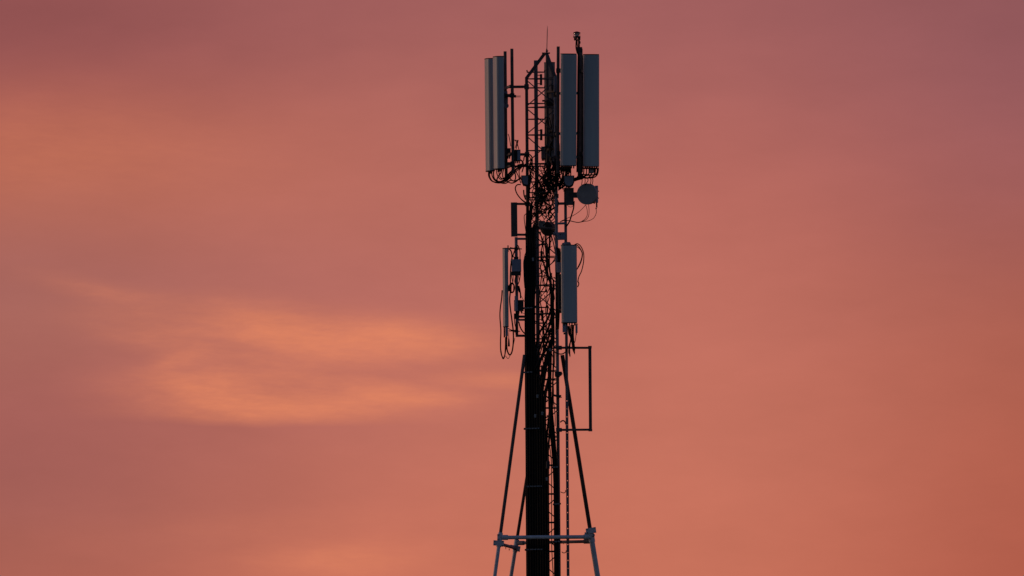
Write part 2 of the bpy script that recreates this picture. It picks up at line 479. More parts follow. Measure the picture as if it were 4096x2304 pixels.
# ------------------------------------------------------------------ panel antennas
def panel(label, kt, xt, yt, kb, xb, yb, Yc, yaw, W, D, tilt_y=0.0, brackets=None, pole=None, edge='radome_side', group=None, round_=.075, ports=6, skin='radome'):
    top = Q(kt, xt, yt, Yc + tilt_y); bot = Q(kb, xb, yb, Yc)
    w = (top - bot); H = w.length; w.normalize()
    n0 = Vector((math.cos(R(yaw)), math.sin(R(yaw)), 0))
    s = w.cross(n0).normalized(); n = s.cross(w).normalized()
    t = thing('panel_antenna', label, 'antenna', bot, group)
    hw, hd = W / 2, D / 2
    r = min(round_, hd * .95, hw * .9); rb = min(.045, hd * .5); bulge = W * .05
    prof = []
    for cx_, cy_, rr_, a0 in ((-hw + rb, -hd + rb, rb, math.pi), (hw - rb, -hd + rb, rb, 1.5 * math.pi), (hw - r, hd - r - bulge, r, 0.0)):
        for i in range(6):
            a = a0 + i / 5 * math.pi / 2
            prof.append((cx_ + rr_ * math.cos(a), cy_ + rr_ * math.sin(a)))
    for i in range(1, 6):                       # slightly bulged front
        x = (hw - r) * (1 - 2 * i / 6)
        prof.append((x, hd - bulge * (x / (hw - r)) ** 2))
    for i in range(6):
        a = math.pi / 2 + i / 5 * math.pi / 2
        prof.append((-hw + r + r * math.cos(a), hd - r - bulge + r * math.sin(a)))
    MB().prism(prof, bot + w * .015, s, n, w * (H - .03)).build('radome', skin, t)
    big = [(x * 1.015, y * 1.02) for x, y in prof]
    MB().prism(big, bot - w * .006, s, n, w * .0205).build('end_cap', 'dark', t)
    MB().prism(big, bot + w * (H - .0145), s, n, w * .0205).build('end_cap', 'dark', t)
    # seam strips where the radome meets its back tray
    for sx in (-1, 1):
        MB().beam(bot + s * sx * (hw + .001) + n * (hd - r) + w * .02, bot + s * sx * (hw + .001) + n * (hd - r) + w * (H - .02), .007, .006, hint=s).build('seam', edge, t)
    for i in range(ports):
        x = (i - (ports - 1) / 2) / max(1, ports) * W * .9
        q = bot + s * x - n * .02
        MB().ring_tube([q - w * .0, q - w * .06], .016, 8).build('connector', 'dark', t)
    if pole:
        for f in (brackets or (.12, .86)):
            a = bot + w * H * f - n * hd
            b = Vector((pole.x, pole.y, a.z))
            mb = MB().beam(a - s * .0, b, .07, .05)
            mb.box(b, .055, .055, .05); mb.box(a - n * .01, .05, .10, .05, n, s, w)
            mb.build('mounting_bracket', 'dark', t)
    return t, bot, s, n, w, H
p1, p2 = Q(0, 545, 700, .40), Q(0, 668, 700, -.40)
p3, p4 = Q(0, 1508, 700, -.75), Q(0, 1908, 700, -.57)
A1 = panel('narrowest of the long upper panel antennas, outermost on the left', 0, 245, 702, 1, 266, 1382, .40, 192, .46, .172, 0, pole=p1, brackets=(.05, .60), ports=3)
A2 = panel('long upper left panel antenna with pink-lit edge, nearest the two bare poles', 0, 411, 664, 1, 428, 1345, -.40, 192, .46, .21, 0, pole=p2, brackets=(.05, .655), ports=4)
A3 = panel('wide blue-grey upper panel antenna right of the mast, directly left of the lamp pole', 0, 1700, 612, 1, 1692, 1284, -1.17, -70, .372, .19, -.10, pole=p3, ports=6)
A4 = panel('wide blue-grey upper panel antenna, outermost right, beside the lamp pole', 0, 2106, 622, 1, 2106, 1298, -.99, -70, .372, .19, -.10, pole=p4, ports=6)
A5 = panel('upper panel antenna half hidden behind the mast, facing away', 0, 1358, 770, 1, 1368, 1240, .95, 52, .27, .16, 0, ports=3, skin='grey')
A6 = panel('slim lower left panel antenna seen edge on, cables looping under it', 3, 545, 330, 4, 556, 578, -.05, 194, .21, .105, 0, ports=2, round_=.02)
A7 = panel('short blue-grey lower panel antenna right of the mast, above the big outrigger frame', 3, 1703, 272, 4, 1714, 506, -.95, -68, .372, .175, 0, ports=5)

# ------------------------------------------------------------------ mounts of the upper antennas
def pole(k1, x1, y1, k2, x2, y2, Y, r, mat, parent, name='pole'):
    return MB().tube(Q(k2, x2, y2, Y), Q(k1, x1, y1, Y), r, 12).build(name, mat, parent)
def bar(a, b, w, mat, parent, name='arm', d=None):
    return MB().beam(a, b, w, d).build(name, mat, parent)
mf = thing('antenna_mount', 'upper left antenna mount of two bare dark poles on short arms', 'antenna mount', Q(2, 690, 260, 0))
pole(0, 545, 568, 2, 566, 330, .40, .038, 'steel', mf); pole(0, 667, 520, 2, 690, 240, -.40, .0385, 'steel', mf)
for k, y in ((0, 1212), (1, 1078), (1, 1292)):
    dxx = 0 if k == 0 else 12
    a, b = Q(k, 545 + dxx, y + 25, .40), Q(k, 668 + dxx, y - 25, -.40)
    bar(a, b, .055, 'grey' if k == 0 else 'steel', mf, 'crossbar')
    c = (a + b) / 2
    e = Vector((-RM, 0, c.z))
    if not (k == 1 and y > 1200):
        bar(c, e, .062, 'steel', mf, 'arm')
        MB().box(e, .055, .055, .06).build('leg_clamp', 'steel', mf)
    else:
        bar(c, e, .045, 'steel', mf, 'arm')
# tilt arm and bolts behind the nearer left antenna
ta = MB(); ta.ring_tube([Q(0, 548, 1290, -.3), Q(1, 560, 40, -.3), Q(1, 562, 160, -.3)], [.05, .05, .045], 10)
ta.lathe([(.058, -.03), (.058, .03)], Q(1, 567, 195, -.3), (0, 1, 0), 16)
ta.build('tilt_arm', 'galv', mf)
bm_ = MB().beam(Q(0, 575, 1372, -.46), Q(0, 745, 1382, -.46), .062); bm_.build('pole_clamp', 'dark', mf)
for dy_ in (-6, 12):
    MB().tube(Q(0, 735, 1382 + dy_, -.46), Q(0, 828, 1382 + dy_, -.46), .006, 6).build('threaded_bolt', 'rust', mf)

mr = thing('antenna_mount', 'upper right antenna mount with two poles, one carrying the warning lamp', 'antenna mount', Q(2, 1505, 240, -.6))
pole(0, 1507, 480, 2, 1498, 240, -.75, .038, 'steel', mr); pole(0, 1908, 520, 2, 1900, 300, -.57, .056, 'steel', mr)
for k, y in ((0, 1330), (1, 700), (1, 1130)):
    a, b = Q(k, 1500, y, -.75), Q(k, 1905, y - 5, -.57)
    bar(a, b, .06, 'steel', mr, 'crossbar')
    e = Vector((RM / 2, -RM * .866, a.z)); bar(a, e, .06, 'steel', mr, 'arm')
    MB().box(e, .055, .055, .06).build('leg_clamp', 'steel', mr)
mb_ = thing('antenna_mount', 'upper rear pole mount just behind the mast top, holding the hidden antenna', 'antenna mount', Q(2, 1320, 200, .7))
pole(0, 1306, 640, 2, 1320, 100, .62, .036, 'steel', mb_)
for k, y in ((0, 1300), (1, 990)):
    a = Q(k, 1310, y, .62); e = Vector((RM / 2, RM * .866, a.z)); bar(a, e, .055, 'steel', mb_)
    bar(a, Vector((a.x, .9, a.z)), .05, 'steel', mb_)

# obstruction lamp on the right-hand pole
lb0 = Q(0, 1905, 520, -.57)
lamp = thing('warning_lamp', 'small clear glass aircraft warning lamp on the tallest right pole', 'lamp', lb0)
la_ = Vector((0, 0, 1)); lc = Q(0, 1845, 308, -.57)
MB().lathe([(.085, -.015), (.088, -.012), (.088, .012), (.080, .018)], lc, la_, 24).build('base_ring', 'dark', lamp)
MB().lathe([(.080, .019), (.083, .03), (.083, .085), (.078, .090)], lc, la_, 24).build('glass_lens', 'glass', lamp)
MB().lathe([(.030, .0195), (.036, .03), (.060, .075), (.060, .086)], lc, la_, 20).build('reflector', 'reflector', lamp)
MB().lathe([(.088, .0905), (.088, .102), (.050, .122), (.018, .132)], lc, la_, 24).build('lamp_cap', 'redcap', lamp)
MB().tube(Q(0, 1882, 500, -.57), Q(0, 1882, 318, -.57), .024, 10).build('lamp_neck', 'redcap', lamp)
MB().box(Q(0, 1880, 500, -.57), .08, .05, .012).build('neck_plate', 'dark', lamp)
MB().box(Q(0, 1895, 545, -.57), .062, .055, .05).build('pole_clamp', 'dark', lamp)
for x, y in ((1808, 345), (1893, 340), (1895, 405)):
    MB().lathe([(.012, -.035), (.022, -.02), (.022, .02), (.010, .035)], Q(0, x, y, -.6), la_, 8).build('cable_gland', 'dark', lamp)
cable([Q(0, 1838, 318, -.6), Q(0, 1833, 420, -.6), Q(0, 1832, 500, -.6), Q(0, 1848, 580, -.62), Q(0, 1875, 680, -.62), Q(0, 1868, 1100, -.62), Q(1, 1862, 700, -.62)], .017, 'black cable hanging from the warning lamp down its pole')
cable([Q(0, 1868, 320, -.55), Q(0, 1850, 400, -.55), Q(0, 1858, 480, -.55), Q(0, 1868, 560, -.6), Q(0, 1885, 700, -.64)], .010, 'thin cable twisted beside the neck of the warning lamp')

# ------------------------------------------------------------------ radio units
def radio(label, k, x0, y0, x1, y1, Y, depth=.14, mat='box', name='radio_unit', ports=3, yaw=0.0, cat='radio unit', group=None, finned=True):
    a, b = Q(k, x0, y1, Y), Q(k, x1, y0, Y)
    ctr = (a + b) / 2; hx = abs(b.x - a.x) / 2; hz = abs(b.z - a.z) / 2
    ax = Vector((math.cos(R(yaw)), math.sin(R(yaw)), 0)); ay = Vector((-ax.y, ax.x, 0)); az = Vector((0, 0, 1))
    t = thing(name, label, cat, ctr - az * hz, group)
    MB().box(ctr, hx, depth / 2, hz, ax, ay, az, .015).build('housing', mat, t)
    if finned:
        f = MB()
        n = 5
        for i in range(n):
            x = (i - (n - 1) / 2) / n * 2 * hx * .95
            f.box(ctr + ax * x + ay * (depth / 2 + .02), .006, .02, hz * .9, ax, ay, az)
        f.build('heat_sink', 'dark', t)
    for i in range(ports):
        x = (i - (ports - 1) / 2) / max(1, ports) * 2 * hx * .85
        q = ctr + ax * x - az * hz
        MB().ring_tube([q + az * .004, q - az * .03, q - az * .06], [.02, .018, .012], 8).build('connector', 'dark', t)
    return t, ctr, hx, hz
U1 = radio('dark radio unit on the far bare left pole, beside the lit-edged antenna', 1, 545, 965, 648, 1112, .25, .16, 'dark')
U2 = radio('small pale-sided radio unit right of the two bare left poles', 1, 716, 992, 824, 1195, -.30, .16, 'dark')
MB().box((Q(1, 795, 1092, -.42)), .036, .02, .115, ch=.006).build('side_cover', 'box', U2[0])
U3 = radio('grey radio unit behind the ladder, left of the hidden rear antenna', 1, 1198, 935, 1290, 1150, .72, .14, 'dish')
U4 = radio('wider grey radio unit behind the mast, right of its twin', 1, 1305, 920, 1450, 1118, .75, .16, 'dish')
def domed(label, k, x0, y0, x1, y1, Y):
    t = thing('domed_unit', label, 'radio unit', Q(k, (x0 + x1) / 2, y1, Y))
    a, b = Q(k, x0, y0, Y), Q(k, x1, y1, Y)
    w = (b.x - a.x) / 2; h = a.z - b.z; cx_ = (a.x + b.x) / 2
    poly = [(-w, h), (-w * .97, h * .38)] + [(w * .86 * math.cos(math.pi + i / 10 * math.pi), h * .34 + h * .34 * math.sin(math.pi + i / 10 * math.pi)) for i in range(11)] + [(w * .97, h * .38), (w, h)]
    MB().prism(poly, (cx_, Y - .09, b.z), XR, Vector((0, 0, 1)), Vector((0, .16, 0))).build('housing', 'dark', t)
    poly2 = [(x * .82, h * .15 + y * .80) for x, y in poly]
    MB().prism(poly2, (cx_, Y - .115, b.z), XR, Vector((0, 0, 1)), Vector((0, .0235, 0))).build('front_cover', 'box', t)
    MB().box((cx_, Y + .12, b.z + h * .7), w * .5, .05, .05).build('mounting_bracket', 'steel', t)
    return t
domed('small round-bottomed unit on the mast, left, below the paired left antennas', 2, 835, 282, 1030, 478, -.12)
domed('small round-bottomed unit below the right antennas, left of the round dish', 2, 1600, 285, 1800, 500, -.62)

# round microwave dish
dc = Q(2, 2022, 617, -.72)
dn = Vector((-.36, -.93, -.05)).normalized()
dish = thing('microwave_dish', 'round flat-faced grey microwave dish on the right side of the mast', 'dish antenna', dc + Vector((0, 0, -.26)))
MB().lathe([(.225, -.004), (.243, -.012), (.243, .03)][::-1] if False else [(.245, -.12), (.249, -.03), (.249, 0.0), (.240, .010), (.10, .016), (.02, .017)], dc, dn, 40).build('radome_face', 'dish', dish)
MB().lathe([(.10, -.30), (.14, -.24), (.20, -.18), (.243, -.1205)], dc, dn, 40).build('shroud', 'dark', dish)
hb = Q(2, 2203, 620, -.60)
MB().box(hb, .035, .07, .20, ch=.02).build('radio_housing', 'box', dish)
for y in (565, 690):
    MB().tube(Q(2, 2190, y, -.6), Q(2, 2246, y, -.6), .013, 8).build('housing_bolt', 'dark', dish)
MB().tube(Q(2, 2205, 860, -.6), Q(2, 2203, 760, -.6), .019, 8).build('connector', 'dark', dish)
MB().tube(Q(2, 2195, 890, -.6), Q(2, 2193, 865, -.6), .017, 8).build('connector', 'dark', dish)
MB().box(Q(2, 2160, 775, -.6), .02, .03, .02).build('housing_bolt', 'dark', dish)
MB().beam(Q(2, 1700, 635, -.48), Q(2, 1860, 635, -.48), .13, .08).build('mounting_arm', 'steel', dish)
MB().beam(Q(2, 1716, 815, -.45), Q(2, 1716, 505, -.45), .19, .14).build('pole_clamp', 'steel', dish)
G = 'thin cables drooping under the dish'
cable([Q(2, 2005, 812, -.66), Q(2, 1940, 885, -.64), Q(2, 1860, 955, -.6), Q(2, 1760, 1015, -.55), Q(2, 1660, 1060, -.5), Q(2, 1560, 1105, -.42)], .0065, 'thin cable running straight down-left from under the dish', G, mat='thin')
cable([Q(2, 2005, 812, -.66), Q(2, 2030, 900, -.66), Q(2, 2032, 1000, -.64), Q(2, 1990, 1070, -.6), Q(2, 1930, 1112, -.58)], .0065, 'inner of two thin cables bowing down from the dish', G, mat='thin')
cable([Q(2, 2058, 808, -.66), Q(2, 2066, 920, -.66), Q(2, 2055, 1020, -.64), Q(2, 2005, 1085, -.6), Q(2, 1935, 1113, -.58)], .0065, 'outer of two thin cables bowing down from the dish', G, mat='thin')
cable([Q(2, 2194, 885, -.6), Q(2, 2196, 960, -.6), Q(2, 2150, 1050, -.6), Q(2, 2060, 1100, -.58), Q(2, 1960, 1113, -.58)], .0065, 'thin cable hanging from the connector behind the dish', G, mat='thin')
cable([Q(2, 1975, 1110, -.58), Q(2, 1870, 1130, -.58), Q(2, 1790, 1118, -.55), Q(2, 1700, 1098, -.5), Q(2, 1620, 1095, -.45), Q(2, 1540, 1120, -.4)], .010, 'thicker gathered cable sagging left from under the dish to the mast', G)
cable([Q(2, 1795, 745, -.5), Q(2, 1785, 870, -.5), Q(2, 1760, 960, -.5), Q(2, 1720, 1090, -.48), Q(2, 1690, 1150, -.46), Q(2, 1650, 1210, -.44)], .016, 'thick black cable dropping from the dish clamp to the mast', G)
cable([Q(2, 1670, 815, -.5), Q(2, 1710, 848, -.5), Q(2, 1760, 845, -.5), Q(2, 1790, 800, -.5)], .006, 'short thin loop under the dish clamp', G, mat='thin')

# rear drum antenna inside the mast
rd = thing('drum_antenna', 'dark drum-shaped dish behind the lattice, below the tangle of cables', 'dish antenna', Q(2, 1320, 1385, .75))
MB().lathe([(.05, -.2), (.15, -.14), (.17, -.02), (.17, .10), (.16, .115)], Q(2, 1318, 1245, .80), (.25, .97, 0), 28).build('drum', 'dark', rd)
MB().beam(Q(2, 1318, 1245, .80), Q(2, 1480, 1245, .42), .07).build('mounting_arm', 'steel', rd)
jb = thing('junction_box', 'small pale grey box on the ladder below the dish level', 'junction box', Q(2, 1208, 1225, .2))
a, b = Q(2, 1148, 1225, .2), Q(2, 1268, 1102, .2)
MB().box((a + b) / 2, (b.x - a.x) / 2, .05, (b.z - a.z) / 2, ch=.01).build('box_body', 'dish', jb)
MB().box((a + b) / 2 + Vector((0, -.056, 0)), (b.x - a.x) / 2 - .012, .006, (b.z - a.z) / 2 - .012, ch=.003).build('lid', 'dish', jb)
sm = thing('drum_antenna', 'small dark drum behind the upper lattice, right of the ladder', 'dish antenna', Q(1, 1350, 220, .72))
MB().lathe([(.04, -.12), (.10, -.08), (.115, 0), (.115, .06), (.10, .07)], Q(1, 1350, 140, .55), (-.2, .97, .1), 24).build('drum', 'dark', sm)
MB().beam(Q(1, 1350, 140, .60), Q(1, 1460, 140, .42), .05).build('mounting_arm', 'steel', sm)
MB().box(Q(1, 1240, 105, .5), .03, .03, .02).build('bracket', 'dark', sm)

# ------------------------------------------------------------------ left side frame with the broad bar
fr = thing('standoff_frame', 'dark flat broad bar on two short arms, left of the mast', 'mounting frame', Q(2, 712, 1388, -.1))
MB().beam(Q(2, 712, 1387, -.1), Q(2, 706, 768, -.1), .150, .06).build('bar', 'steel', fr)
for y in (795, 1352):
    a = Q(2, 740, y, -.1); e = Vector((-RM, 0, a.z)); MB().beam(a, e, .052).build('arm', 'steel', fr)
    MB().box(e, .06, .06, .05).build('leg_clamp', 'steel', fr)

# lower left mount and its units
lm = thing('antenna_mount', 'lower left grey pole on short arms, behind the slim antenna', 'antenna mount', Q(4, 760, 760, -.05))
pole(3, 744, 130, 4, 762, 490, -.05, .037, 'galv', lm)
pole(4, 757, 480, 4, 760, 760, -.05, .033, 'steel', lm, 'lower_pole')
for k, y, w, mt in ((3, 160, .050, 'galv'), (4, 392, .055, 'steel'), (4, 450, .046, 'grey'), (4, 738, .055, 'steel')):
    a = Q(k, 745, y, -.05); e = Vector((-RM, 0, a.z)); MB().beam(a, e, w).build('arm', mt, lm)
    MB().box(e, .055, .055, .04).build('leg_clamp', 'steel', lm)
MB().box(Q(4, 752, 385, -.05), .062, .06, .065).build('pole_clamp', 'dark', lm)
MB().box(Q(4, 757, 640, -.05), .034, .05, .10).build('pole_clamp', 'dark', lm)
for k, y, x0, x1 in ((3, 335, 590, 850), (4, 650, 605, 815)):
    mbk = MB().beam(Q(k, x0, y, -.05), Q(k, x1, y + 8, -.05), .022, .03)
    mbk.beam(Q(k, x0 + 40, y - 14, .0), Q(k, x1 - 60, y + 14, .0), .03, .03); mbk.box(Q(k, 748, y + 4, -.05), .05, .055, .03)
    mbk.build('antenna_bracket', 'dark', lm)
MB().box(Q(3, 598, 305, -.05), .014, .02, .035).build('hook', 'dark', lm)
MB().box(Q(3, 604, 350, -.05), .007, .03, .06).build('hook', 'dark', lm)
U5 = radio('blue-grey radio unit high on the lower left pole, with ribbed black foot', 3, 662, 530, 836, 752, -.20, .16, 'box', ports=4)
MB().box(Q(3, 736, 790, -.18), .125, .08, .045, ch=.02).build('foot', 'dark', U5[0])
MB().box(Q(3, 745, 505, -.18), .055, .06, .025).build('top_socket', 'dark', U5[0])
for x in (715, 815): MB().tube(Q(3, x, 500, -.2), Q(3, x, 535, -.2), .014, 8).build('connector', 'dark', U5[0])
U6 = radio('dark squat radio unit low on the lower left pole, against the cable bundle', 4, 708, 92, 880, 292, -.18, .18, 'dark', ports=3)
MB().tube(Q(4, 748, 290, -.28), Q(4, 748, 20, -.28), .043, 12).build('side_cylinder', 'box', U6[0])
# slim antenna's foot units and hanging plug
fu = thing('filter_unit', 'narrow pale box under the slim lower left antenna', 'radio unit', Q(4, 572, 770, -.1))
MB().box(Q(4, 574, 665, -.12), .032, .035, .10, ch=.008).build('housing', 'box', fu)
MB().box(Q(4, 532, 672, -.05), .018, .03, .125, ch=.006).build('side_bracket', 'dark', fu)
for y in (760,): MB().tube(Q(4, 572, 740, -.12), Q(4, 572, 800, -.12), .022, 8).build('connector', 'dark', fu)
pg = MB().lathe([(.026, 0), (.024, .06), (.016, .16), (.008, .20), (.004, .34)], Q(4, 613, 932, -.1), (0, 0, 1), 10).build('hanging_plug', 'dark')
tag(pg, 'small tapered black plug hanging on a thread under the slim antenna', 'plug')
G = 'cable loops under the slim lower left antenna'
cable([Q(3, 492, 1090, -.15), Q(3, 482, 1240, -.15), Q(3, 458, 1420, -.15), Q(4, 452, 400, -.15), Q(4, 468, 640, -.15), Q(4, 462, 850, -.15), Q(4, 470, 1040, -.15), Q(4, 512, 1142, -.15), Q(4, 548, 1050, -.12), Q(4, 560, 900, -.12), Q(4, 566, 760, -.12)], .0145, 'long black cable loop bulging left of the slim antenna', G)
cable([Q(3, 640, 840, -.12), Q(3, 640, 1100, -.12), Q(3, 628, 1250, -.12), Q(4, 640, 240, -.12), Q(4, 668, 450, -.12), Q(4, 692, 650, -.12), Q(4, 694, 850, -.12), Q(4, 672, 1020, -.12), Q(4, 632, 1085, -.12), Q(4, 592, 1030, -.12), Q(4, 574, 930, -.12), Q(4, 572, 770, -.12)], .0165, 'long black cable loop swinging right of the slim antenna', G)
cable([Q(4, 470, 1000, -.18), Q(4, 500, 1148, -.18), Q(4, 535, 1120, -.18), Q(4, 548, 930, -.15), Q(4, 550, 780, -.13)], .010, 'black cable doubling the bottom of the left loop', G)
cable([Q(4, 552, 1100, -.16), Q(4, 598, 1152, -.16), Q(4, 640, 1085, -.14), Q(4, 690, 930, -.12), Q(4, 722, 780, -.1)], .0065, 'lowest thin cable dipping under both loops', G, mat='thin')
cable([Q(4, 562, 760, -.14), Q(4, 556, 870, -.14), Q(4, 552, 1000, -.14)], .018, 'taped cable stub straight under the slim antenna', G)
cable([Q(4, 600, 600, -.1), Q(4, 640, 628, -.1), Q(4, 700, 640, -.1), Q(4, 750, 640, -.1)], .010, 'short cable from the slim antenna foot to its pole', G)
cable([Q(3, 612, 340, -.1), Q(3, 645, 370, -.1), Q(3, 665, 420, -.1), Q(3, 668, 530, -.1), Q(3, 648, 650, -.1), Q(3, 640, 850, -.1)], .016, 'black cable from the slim antenna top past the blue-grey radio', G)
cable([Q(3, 720, 500, -.14), Q(3, 690, 470, -.14), Q(3, 715, 380, -.14), Q(3, 765, 280, -.14), Q(3, 800, 330, -.14), Q(3, 815, 400, -.14), Q(3, 815, 520, -.14)], .012, 'black cable arched over the top of the blue-grey radio', G)
cable([Q(3, 670, 640, -.28), Q(3, 655, 560, -.25), Q(3, 700, 430, -.2), Q(3, 735, 350, -.15)], .014, 'black cable climbing the left edge of the blue-grey radio', G)
G = 'cables below the blue-grey radio'
for i, (x0, x1, x2) in enumerate(((660, 680, 700), (690, 688, 660), (735, 720, 740), (790, 800, 775), (820, 800, 770))):
    cable([Q(3, x0, 830, -.2), Q(3, x1, 930, -.2), Q(3, x2, 1010, -.18), Q(3, x2 + (30 if i > 2 else -5), 1130, -.16)], .0095, 'black cable dropping from the foot of the blue-grey radio', G)
cable([Q(3, 790, 1010, -.16), Q(3, 810, 1080, -.16), Q(3, 825, 1180, -.16), Q(4, 825, 60, -.16)], .017, 'thick black plug-ended cable entering the dark squat radio from above', G)
cable([Q(3, 840, 1200, -.14), Q(3, 890, 1290, -.2), Q(3, 940, 1350, -.3)], .0065, 'thin cable from the dark squat radio to the bundle', G, mat='thin')
cable([Q(4, 820, 300, -.14), Q(4, 870, 330, -.2), Q(4, 930, 345, -.3)], .0065, 'thin cable leaving the dark squat radio below', G, mat='thin')
cable([Q(4, 790, 480, -.12), Q(4, 815, 570, -.12), Q(4, 850, 640, -.14), Q(4, 900, 700, -.2)], .015, 'black cable slanting from the lower left pole into the bundle', G)
cable([Q(4, 720, 340, -.12), Q(4, 715, 450, -.12), Q(4, 725, 540, -.12), Q(4, 750, 620, -.1)], .010, 'black cable hugging the lower left pole clamp', G)
# coil of spare cable
cl = []
for i in range(61):
    a = i / 60 * 2 * math.pi * 4.2
    k = 1 - .05 * math.sin(a * .37 + 1) - .08 * (i / 60)
    cl.append(Q(3, 668 + 52 * k * math.cos(a), 1050 + 88 * k * math.sin(a) + 8 * math.sin(a * .5), -.18 - .004 * i / 6))
tag(MB().ring_tube(cl, .0095, 6).build('cable_coil', 'black'), 'coil of spare black cable tied to the lower left pole', 'cable coil')
cable([Q(3, 612, 1000, -.2), Q(3, 605, 1050, -.2), Q(3, 618, 1110, -.2)], .018, 'thick taped side of the spare cable coil')
# cables feeding the side of the bundle
cable([Q(3, 935, 380, -.3), Q(3, 905, 460, -.3), Q(3, 890, 560, -.3), Q(3, 893, 640, -.3)], .012, 'black cable bowing left of the bundle top')
cable([Q(3, 940, 470, -.32), Q(3, 905, 530, -.32), Q(3, 895, 620, -.32), Q(3, 900, 760, -.32), Q(3, 905, 900, -.32), Q(3, 918, 1050, -.30)], .030, 'thick sleeved cable end lying against the left edge of the bundle')

# ------------------------------------------------------------------ lower right: antenna mount, foot boxes, loose cables
rail = thing('perforated_rail', 'long upright steel rail with punched holes, right of the mast', 'rail', (Q(7, 1685, 1449, -.35).x, -.35, 0))
rt, rb = Q(2, 1637, 500, -.35), Q(7, 1686, 1449, -.35)
rd_ = (rb - rt).normalized(); rbot = rb + rd_ * (rb.z / -rd_.z) * .999
rx = rd_.cross(Vector((0, 1, 0))).normalized(); RL = (rbot - rt).length
hw = .0335
mbr = MB()
hole = .0105
def along(d): return rt + rd_ * d
mbr.beam(along(0) + rx * (hw + hole) / 2, along(RL) + rx * (hw + hole) / 2, hw - hole, .03)
mbr.beam(along(0) - rx * (hw + hole) / 2, along(RL) - rx * (hw + hole) / 2, hw - hole, .03)
d0 = (Q(6, 1660, 195, -.35) - rt).length
step = 144.5 / ZP
d = d0 % step
cuts = []
ii = round(d0 / step)
n = 0
last = 0.0
while d < RL:
    if d < d0 - 1.6:
        d += step; n += 1
        continue
    big_ = (n - ii) % 2 == 0
    h = .011 if big_ else .004
    if d - h > last: mbr.beam(along(last), along(d - h), 2 * hole, .026)
    last = d + h; d += step; n += 1
    if d > (rb - rt).length + .5: break
mbr.beam(along(last), along(RL), 2 * hole, .026)
mbr.build('rail_plate', 'grey', rail)
for k, pts in ((5, [(1545, 1130), (1570, 1105), (1605, 1100), (1632, 1125), (1645, 1165)]), (6, [(1550, 1120), (1580, 1135), (1620, 1138), (1640, 1115), (1640, 1090)]), (7, [(1570, 1010), (1600, 1030), (1640, 1025), (1650, 1000), (1652, 985)])):
    MB().ring_tube(spline([Q(k, x, y, -.38) for x, y in pts]), [.016 if k == 5 else .010] * (6 * 4 + 1), 8).build('standoff_hook', 'dark', rail)
# clamp plates holding the rail head to the mast leg
for k, x0, x1, y, w in ((2, 1425, 1645, 1340, .080), (3, 1490, 1640, 140, .11), (2, 1500, 1640, 1150, .05), (2, 1520, 1690, 790, .06)):
    MB().beam(Q(k, x0, y, -.46), Q(k, x1, y - 4, -.40), w, .05).build('head_clamp', 'galv' if y != 790 else 'steel', rail)
for x in (1452, 1545): MB().lathe([(.014, -.02), (.014, 0)], Q(2, x, 1345, -.48), (0, 1, 0), 8).build('clamp_bolt', 'dark', rail)
# bracket of lower right antenna
b7 = MB(); 
pts = [Q(3, x, y, -.80) for x, y in ((1570, 300), (1745, 300), (1745, 268), (1722, 218), (1640, 214), (1575, 240))]
plate(pts, .05).build('mounting_bracket', 'galv', A7[0])
for k, y in ((3, 420), (4, 300)):
    MB().beam(Q(k, 1700, y, -.86), Q(k, 1500, y, -.46), .07).build('mounting_bracket', 'dark', A7[0])
U7 = radio('lilac-grey radio unit half hidden behind the left edge of the lower right antenna', 3, 1478, 585, 1600, 770, -.66, .14, 'box', ports=2, finned=False)
U8 = radio('tall black unit behind the left edge of the lower right antenna', 3, 1500, 800, 1610, 1440, -.66, .14, 'dark', ports=3)
for i in range(5):
    cable([Q(3, 1470 + 18 * i, 300 + 10 * i, -.55), Q(3, 1490 + 14 * i, 420, -.58), Q(3, 1500 + 12 * i, 570, -.6), Q(3, 1470 + 16 * i, 800, -.6), Q(3, 1480 + 14 * i, 1000, -.6), Q(4, 1470 + 15 * i, 300, -.6), Q(4, 1475 + 10 * i, 620, -.6)], .010, 'black cable running along the right mast leg beside the lower right antenna', 'cables beside the lower right antenna')
f1 = thing('filter_unit', 'pale box under the left end of the lower right antenna', 'radio unit', Q(4, 1617, 680, -.95))
MB().box(Q(4, 1617, 600, -.95), .043, .04, .095, ch=.008).build('housing', 'box', f1); MB().tube(Q(4, 1617, 680, -.95), Q(4, 1617, 715, -.95), .02, 8).build('connector', 'dark', f1)
MB().box(Q(4, 1617, 522, -.95), .045, .03, .012).build('bracket', 'dark', f1)
f2 = thing('filter_unit', 'pale narrow box under the right end of the lower right antenna', 'radio unit', Q(4, 1837, 690, -.90))
MB().box(Q(4, 1838, 615, -.90), .026, .04, .095, ch=.008).build('housing', 'box', f2); MB().tube(Q(4, 1835, 685, -.90), Q(4, 1832, 725, -.90), .014, 8).build('connector', 'dark', f2)
MB().box(Q(4, 1838, 528, -.90), .03, .03, .012).build('bracket', 'dark', f2)
G = 'cables looped right of the lower right antenna'
cable([Q(3, 1800, 268, -.85), Q(3, 1860, 250, -.85), Q(3, 1925, 310, -.85), Q(3, 1968, 430, -.85), Q(3, 1965, 580, -.85), Q(3, 1930, 740, -.85), Q(3, 1880, 850, -.85), Q(3, 1862, 950, -.82)], .0115, 'outermost black cable looped over the right edge of the lower right antenna', G)
cable([Q(3, 1800, 275, -.83), Q(3, 1850, 275, -.83), Q(3, 1900, 330, -.83), Q(3, 1945, 430, -.83), Q(3, 1925, 560, -.83), Q(3, 1880, 660, -.83), Q(3, 1840, 720, -.80)], .0115, 'middle black cable looped over the right edge of the lower right antenna', G)
